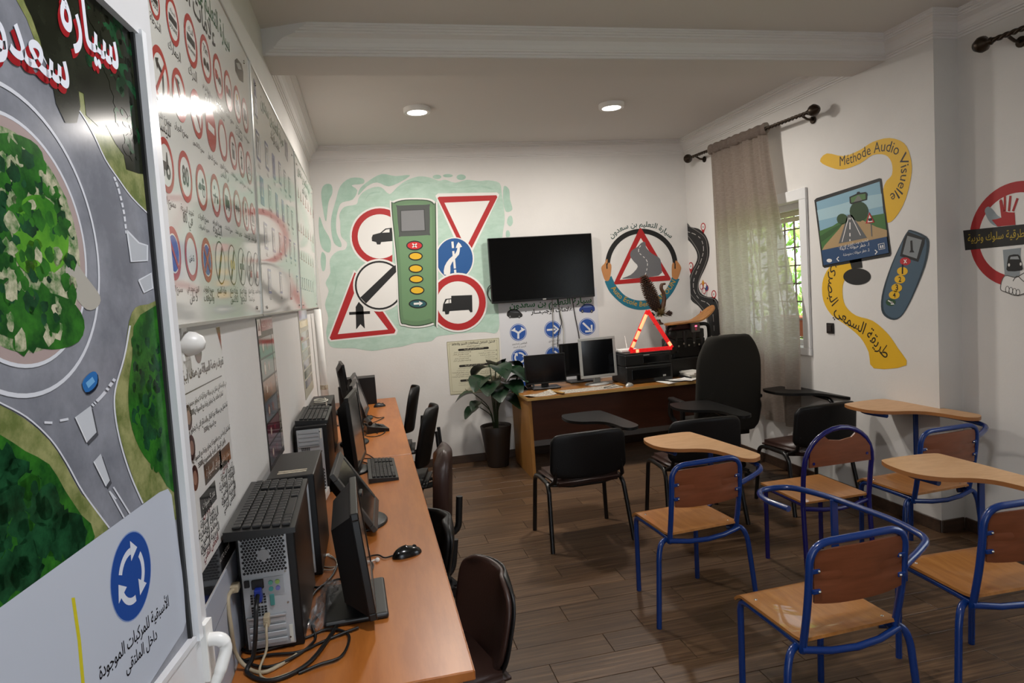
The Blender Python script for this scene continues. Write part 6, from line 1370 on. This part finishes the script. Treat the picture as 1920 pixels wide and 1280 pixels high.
def msign(x, y, kind, r=58):
    a = pv(); a.poly(ell(x, y, r, r*1.03), '#2a5aa8', 1); a.poly(ell(x, y, r*.93, r*.96), '#d0d2d6', 2); a.poly(ell(x, y, r*.88, r*.91), MB_, 3)
    A = lambda p, w_=13: a.line(p, w_, '#d5d6d8', 4)
    if kind == 'fork': A([(x, y+44), (x, y+5), (x-20, y-10)], 14); a.line([(x, y+5), (x+22, y-12)], 14, '#d5d6d8', 4.4); a.poly([(x-50, y-12), (x-22, y-34), (x-18, y-2)], '#d5d6d8', 4.8); a.poly([(x+48, y-18), (x+18, y-38), (x+22, y-4)], '#d5d6d8', 4.8)
    if kind == 'right': A([(x-40, y+4), (x+20, y-1)]); a.line([(x+5, y-28), (x+38, y-2), (x+8, y+28)], 13, '#d5d6d8', 4.5)
    if kind == 'down': A([(x-30, y-26), (x+22, y+24)]); a.line([(x-14, y+34), (x+32, y+32), (x+30, y-12)], 13, '#d5d6d8', 4.5)
    if kind == 'round':
        for k in range(3):
            b0 = k*2*PI/3+.3; a.ring((x, y), 27, 38, '#d5d6d8', 4, 10, b0, b0+1.35); e = b0+1.35; ex, ey = x+32.5*math.cos(e), y+32.5*math.sin(e); tx, ty = -math.sin(e), math.cos(e); a.poly([(ex+tx*20, ey+ty*20), (ex+math.cos(e)*16, ey+math.sin(e)*16), (ex-math.cos(e)*16, ey-math.sin(e)*16)], '#d5d6d8', 4.5)
    if kind == 'redx': a.ring((x, y), r*.7, r*.95, SR, 4.2, 24)
    a.done('mandatory_sign', t)
for x, y, k in ((560, 232, 'fork'), (798, 212, 'right'), (1037, 192, 'down'), (570, 407, 'round'), (805, 390, 'right'), (1042, 370, 'down'), (600, 600, 'round'), (840, 905, 'redx'), (1070, 880, 'round')): msign(x, y, k)
for st, x0_, y0_, x1_, y1_ in (('اتجاهين إجباريين', 518, 318, 620, 308), ('اليمين أو اليسار', 525, 340, 612, 332), ('اتجاه إجباري', 770, 298, 850, 290), ('اليمين', 792, 318, 832, 313), ('مدار إجباري', 543, 494, 620, 486)): a = pv(); a.text(st, (x0_, y0_), (x1_, y1_), SK, 1); a.done('caption', t)

# ---------------------------------------------------------------- open door with the aerial poster
SAG = .032; E0 = Vector((.105, 1.05, 0)); dd_ = Vector((math.sin(.10), math.cos(.10), 0)); dn = Vector((dd_.y, -dd_.x, 0))
E0 = E0 - dd_*(SAG*2.1+.012)
DP = Plane(E0, dn, dd_-Vector((0, 0, SAG)), Vector((0, 0, 1))+dd_*SAG)                       # a = along the door towards its free edge, b = z
m_door = mat('white_door_frame', '#d2d2d4', .25, coat=.2); m_gask = mat('black_gasket', '#151515', .5)
door = struct(thing('door_1', None, None, tuple(E0 + dd_*-.86), 0)); 
def dbox(a0, a1, z0, z1, o0, o1, m_, nm, par=None):
    vs = [DP.w((a, z), o) for o in (o0, o1) for a, z in ((a0, z0), (a1, z0), (a1, z1), (a0, z1))]
    b = MB(); b.add(vs, [(3, 2, 1, 0), (4, 5, 6, 7), (0, 1, 5, 4), (1, 2, 6, 5), (2, 3, 7, 6), (3, 0, 4, 7)]); return b.build(nm, m_, par or door, True)
A0, A1, ZT, ZB2 = -.80, 0, 2.105, 1.235
dbox(A1, A1+.034, .01, ZT+.08, -.04, .006, m_door, 'lock_stile'); dbox(A0-.075, A0, .01, ZT+.08, -.04, .006, m_door, 'hinge_stile')
dbox(A0, A1, ZT, ZT+.08, -.04, .006, m_door, 'top_rail'); dbox(A0, A1, ZB2-.11, ZB2, -.04, .006, m_door, 'middle_rail'); dbox(A0, A1, .01, .14, -.04, .006, m_door, 'bottom_rail'); dbox(A0, A1, .14, ZB2-.11, -.028, -.012, m_door, 'lower_panel')
dbox(A1-.014, A1, ZB2, ZT, -.012, .012, mat('bright_bead', '#e6e7ea', .15), 'glazing_bead'); dbox(A1-.02, A1-.014, ZB2, ZT, -.012, .003, m_gask, 'gasket'); dbox(A0, A1, ZT-.006, ZT, -.012, .008, m_door, 'glazing_bead'); dbox(A0, A1, ZB2, ZB2+.008, -.012, .008, m_door, 'glazing_bead')
# handle
hz = DP.px(384, 1205)[1]; h_ = thing('handle', None, None, tuple(DP.w((.018, hz), .006))); h_.parent = door; h_.location = Vector(DP.w((.018, hz), .006)) - door.location; XF[h_.name] = Matrix.Translation(DP.w((.018, hz), .006))
dbox(.004, .032, hz-.045, hz+.04, .006, .014, m_white, 'handle_plate', h_)
b = MB(); pp = [DP.w((.018, hz+.012), .012), DP.w((.018, hz+.012), .03), DP.w((.022, hz-.004), .036), DP.w((.01, hz-.035), .027), DP.w((.006, hz-.05), .02)]
b.tube(fillet(pp, .02, 5), [.010, .010, .009, .009, .008, .007], 12); b.build('lever', m_white, h_, True)
struct(MB().box((WL+.03, .13, 1.12), (.06, .05, 2.24), bev=.004).build('door_jamb', m_door))
# the poster
tp = thing('door_poster', 'glossy aerial photo poster of a roundabout filling the open door', 'poster', tuple(DP.w((-.4, ZB2), 0)))
FI = dict(ior=1.13)
m_asph = mat('poster_asphalt', '#868890', .15, ior=1.13, col2='#6c6e76', vscale=8); m_for = mat('poster_forest', '#23261c', .15, ior=1.13, col2='#15170f', vscale=14); m_tree = mat('poster_treetops', '#1d4a2c', .15, ior=1.13, col2='#0f2a18', vscale=35); m_olv = mat('poster_dry_grass', '#8f9060', .15, ior=1.13, col2='#5f6a3a', vscale=28); m_grs = mat('poster_grass', '#2f6a22', .15, ior=1.13, col2='#16401a', vscale=26); m_scr = mat('poster_scrub', '#b9b39a', .15, ior=1.13, col2='#3f6a34', vscale=60); m_hill = mat('poster_mound', '#5d9a2c', .15, ior=1.13, col2='#2f6a1e', vscale=10); m_wl = '#c9cbd2'
dbox(A0, A1-.02, ZB2+.008, ZT-.006, -.012, -.002, m_asph, 'print_sheet', tp)
def pd(ox=0, oy=0, sc=1): 
    p = Pr(DP, ox, oy, sc, gloss=2, base=-.0018, step=.00012); p.clip = None; return p
LIM = [(A0, ZB2+.009), (A1-.021, ZB2+.009), (A1-.021, ZT-.007), (A0, ZT-.007)]
def clipL(pts):
    for (ax_, sg, v) in ((0, 1, A1-.0205), (0, -1, -A0), (1, 1, ZT-.0065), (1, -1, -(ZB2+.0085))):
        o = []
        for i in range(len(pts)):
            p, q = pts[i-1], pts[i]; dp, dq = sg*p[ax_]-v, sg*q[ax_]-v
            if (dp <= 0) != (dq <= 0): k = dp/(dp-dq); o.append((p[0]+(q[0]-p[0])*k, p[1]+(q[1]-p[1])*k))
            if dq <= 0: o.append((q[0], q[1]))
        pts = o
        if len(pts) < 3: return []
    return pts
class Pd(Pr):
    def face(s, pts, h, ly, L=False):
        P = clipL([tuple(p) if L else tuple(s.c(p)) for p in pts])
        if P: s.mb.add([s.pl.w(p, s.b0+ly*s.st) for p in P], [list(range(len(P)))], s.mi(h))
def pq(ox=0, oy=0, sc=1): return Pd(DP, ox, oy, sc, gloss=2, base=-.0018, step=.00012)
Z8 = (0, 0, 3.2); Z2 = (0, 640, 2)
a = pq(*Z8); a.poly([(70, -120), (110, 0), (170, 110), (215, 230), (270, 340), (300, 400), (400, 540), (500, 680), (570, 800), (640, 950), (720, 1070), (800, 1180), (900, 1280), (960, 1280), (960, -200)], m_olv, 1); a.line([(250, 300), (300, 400), (400, 545), (500, 685), (570, 805), (640, 955), (720, 1075), (800, 1185), (900, 1285)], 7, m_wl, 3, 3); a.done('dry_verge', tp)
a = pq(*Z8); a.poly([(90, -200), (130, -60), (165, 30), (200, 100), (250, 240), (270, 330), (310, 430), (345, 620), (400, 735), (470, 735), (490, 640), (480, 545), (510, 560), (525, 690), (600, 760), (640, 745), (700, 860), (750, 930), (765, 1015), (840, 1040), (960, 1050), (960, -200)], m_for, 4); a.done('dark_forest', tp)
for k, pts in enumerate(([(560, 10), (700, 30), (800, 180), (815, 320), (760, 330), (700, 260), (640, 180), (560, 120), (530, 60)], [(690, 400), (740, 380), (810, 420), (830, 560), (790, 640), (740, 650), (700, 560), (680, 480)], [(520, 330), (560, 320), (580, 380), (540, 400)], [(840, 740), (870, 760), (870, 860), (845, 840)])): a = pq(*Z8); a.poly(pts, m_tree, 6, 3); a.done('treetop_clump', tp)
# roundabout
cc = DP.px(38, 452); R1 = (DP.px(45, 248)[1]-DP.px(70, 655)[1])/2
a = pq(); a.ring(cc, R1*1.36, R1*1.40, m_wl, 3, 72, L=True); a.done('outer_lane_line', tp)
a = pq(); a.ring(cc, R1*1.10, R1*1.135, m_wl, 3, 72, L=True); a.ring(cc, R1*1.0, R1*1.10, '#a08f8c', 2, 60, L=True); a.done('kerb_ring', tp)
a = pq(); a.poly(ell(cc[0], cc[1], R1, n=60), m_scr, 3, L=True); a.done('island_scrub', tp)
a = pq(); a.poly([(0, 250), (60, 262), (85, 300), (60, 350), (30, 420), (-20, 470), (-60, 400), (-30, 300)], m_grs, 4, 3); a.done('island_bush', tp)
a = pq(); a.poly([(0, 520), (60, 540), (130, 560), (160, 600), (150, 640), (100, 655), (40, 640), (-40, 600), (-60, 540)], m_grs, 4.5, 3); a.done('island_bush', tp)
rp_ = random.Random(21)
def clumps(nm, n, px0, rad, mts, ly, inside):
    b = pq(); k = 0; it = 0
    while k < n and it < n*20:
        it += 1; x, y = px0(rp_); q = DP.px(x, y)
        if not inside(x, y, q): continue
        r_ = rp_.uniform(*rad); b.poly([(q[0]+r_*math.cos(t_)*rp_.uniform(.6, 1.2), q[1]+r_*math.sin(t_)*rp_.uniform(.6, 1.2)) for t_ in [i*PI/5 for i in range(10)]], mts[k % len(mts)], ly+.02*(k % 9), L=True); k += 1
    o = b.done(nm, tp); o['kind'] = 'stuff'
clumps('island_shrubs', 260, lambda r: (r.uniform(-60, 195), r.uniform(248, 655)), (.003, .012), (m_grs, m_tree, m_scr, m_grs), 5, lambda x, y, q: (Vector(q)-Vector(cc)).length < R1*.95)
a = pq(); a.poly([(30, 420), (45, 375), (75, 365), (105, 385), (128, 430), (130, 470), (118, 500), (80, 520), (40, 500), (28, 460)], m_hill, 5, 3); a.done('green_mound', tp)
a = pq(); a.poly([(125, 505), (140, 488), (165, 520), (190, 555), (185, 575), (165, 580), (140, 550)], '#a39f96', 4, 3); a.done('gravel_path', tp)
# right-hand verge and lower-left field
a = pq(*Z2); a.poly([(500, -110), (478, 0), (470, 80), (440, 180), (440, 270), (462, 380), (500, 500), (540, 600), (600, 650), (760, 600), (760, -140), (560, -140)], m_olv, 3, 3); a.line([(492, -60), (470, 60), (437, 180), (436, 270), (458, 385), (496, 505), (540, 606)], 6, m_wl, 4, 4); a.done('right_verge', tp)
a = pq(*Z2); a.poly([(530, -100), (500, 60), (485, 200), (500, 330), (545, 430), (600, 490), (650, 560), (760, 560), (760, -120)], m_grs, 5, 3); a.done('green_field', tp)
a = pq(*Z2); a.poly([(-120, 180), (0, 235), (100, 290), (190, 370), (250, 460), (310, 570), (410, 700), (300, 900), (-200, 1200), (-200, 200)], m_olv, 3, 2); a.line([(-100, 170), (0, 225), (105, 282), (195, 365), (256, 455), (318, 566), (415, 698)], 6, m_wl, 4, 4); a.done('left_verge', tp)
a = pq(*Z2); a.poly([(-150, 290), (0, 345), (100, 410), (190, 460), (250, 560), (310, 650), (360, 730), (250, 950), (-200, 1200)], m_grs, 5, 2); a.done('wooded_field', tp)
clumps('field_trees', 240, lambda r: (r.uniform(-60, 170), r.uniform(820, 1110)), (.006, .02), (m_grs, m_tree, m_tree), 6, lambda x, y, q: y > 845+max(0, x)*1.02 and y < 1120-x*.7)
clumps('verge_trees', 90, lambda r: (r.uniform(250, 305), r.uniform(640, 880)), (.004, .012), (m_grs, m_tree), 6, lambda x, y, q: x > 252+max(0, y-780)*.3)
clumps('forest_trees', 160, lambda r: (r.uniform(150, 262), r.uniform(0, 300)), (.004, .014), (m_tree, m_for, m_for), 7, lambda x, y, q: x > 165+.25*y)
# road marks
a = pq(*Z8); a.line([(692, 1060), (720, 1140), (750, 1270), (765, 1400)], 12, m_wl, 3, 10, dash=(26, 16)); a.done('dashed_line', tp)
a = pq(*Z2); a.line([(350, 240), (390, 200), (435, 140)], 12, m_wl, 4.5, 10, dash=(9, 5)); o = a.done('stop_marks', tp); o['kind'] = 'stuff'
for q0, q1_ in (((172, 303), (202, 304)), ((230, 296), (262, 290))): a = pq(*Z2); a.line([q0, q1_], 9, m_wl, 4); a.done('give_way_mark', tp)
a = pq(*Z2); a.line([(415, 560), (470, 660)], 6, m_wl, 4); a.line([(430, 545), (495, 650)], 6, m_wl, 4.3); a.line([(415, 560), (440, 590)], 5, m_wl, 4.6); a.done('splitter_marks', tp)
for pts in ([(287, 283), (345, 240), (366, 340), (330, 378)], [(356, 450), (382, 420), (416, 520), (402, 542)]): a = pq(*Z2); a.poly([(x+8, y+10) for x, y in pts], '#4a4b50', 4); a.poly(pts, '#b9bcc2', 5); a.line([pts[0], pts[3]], 4, '#d5d7db', 6); a.done('white_lorry', tp)
a = pq(*Z2); a.poly([(318, 165), (330, 135), (352, 115), (372, 125), (372, 165), (352, 190), (330, 198)], '#16202c', 5, 2); a.poly([(312, 158), (328, 130), (352, 112), (368, 120), (368, 155), (350, 180), (325, 190)], '#2b66a4', 6, 2); a.poly([(325, 155), (350, 132), (360, 150), (335, 175)], '#6aa0cc', 7); a.done('blue_car', tp)
for pts in ([(240, 432), (262, 455), (278, 460), (278, 488), (248, 490)], [(262, 525), (285, 512), (288, 540), (272, 548)]): a = pq(); a.poly(pts, '#a9acb2', 5); a.line(pts, 3, '#c9ccd2', 6, closed=True); a.done('white_van', tp)
# white panel with the blue roundabout sign
m_pan = '#b4b9c4'
a = pq(*Z2); a.poly([(-300, 1190), (0, 1000), (300, 783), (600, 565), (632, 552), (646, 575), (660, 680), (690, 900), (700, 1050), (690, 1085), (560, 1290), (400, 1500), (-300, 1900)], m_pan, 8); a.done('white_caption_panel', tp)
a = pq(*Z2); c = a.c((497, 877)); r = (a.c((497, 710))[1]-a.c((497, 1045))[1])/2; a.poly(ell(*c, r*1.03, n=48), '#7f93bb', 9, L=True); a.poly(ell(*c, r, n=48), '#25488f', 10, L=True)
for k in range(3):
    b0 = -k*2*PI/3+2.75; a.ring(c, r*.5, r*.66, '#c9ced8', 11, 10, b0-1.25, b0, L=True); e = b0-1.25; u_ = Vector((math.cos(e), math.sin(e))); v_ = Vector((math.sin(e), -math.cos(e))); q = Vector(c)+u_*r*.58
    a.poly([tuple(q+v_*r*.34), tuple(q+u_*r*.24), tuple(q-u_*r*.24)], '#c9ced8', 12, L=True)
a.done('roundabout_sign', tp)
a = pq(*Z2); a.line([(277, 960), (300, 1120), (316, 1300)], 13, '#c2b62c', 9); a.done('yellow_line', tp)
def dtext(st, p0, p1, col, ly, hs, bold, nm, sh=None):
    a = Pd(DP, 0, 0, 1, gloss=2, base=-.0018, step=.00012); q0, q1_ = DP.px(*p0), DP.px(*p1)
    if sh: a.text(st, (q0[0]-.006, q1_[1]-.008), (q1_[0]-.006, q1_[1]-.008), sh, ly-1, hs, bold, L=True)
    a.text(st, (q0[0], q1_[1]), (q1_[0], q1_[1]), col, ly, hs, bold, L=True); a.done(nm, tp)
dtext('الأسبقية للمركبات الموجودة', (190, 1290), (318, 1135), '#16161a', 10, 1.25, .01, 'caption'); dtext('داخل الملتقى', (238, 1258), (296, 1196), '#16161a', 10, 1.25, .01, 'caption')
dtext('سيارة', (118, 60), (225, 132), '#d6d8e2', 9, 1.35, .02, 'title_word', '#8e1c22'); dtext('سعدون', (-70, 60), (133, 168), '#d6d8e2', 9, 1.2, .02, 'title_word', '#8e1c22')
bpy.data.objects.remove(_fo)
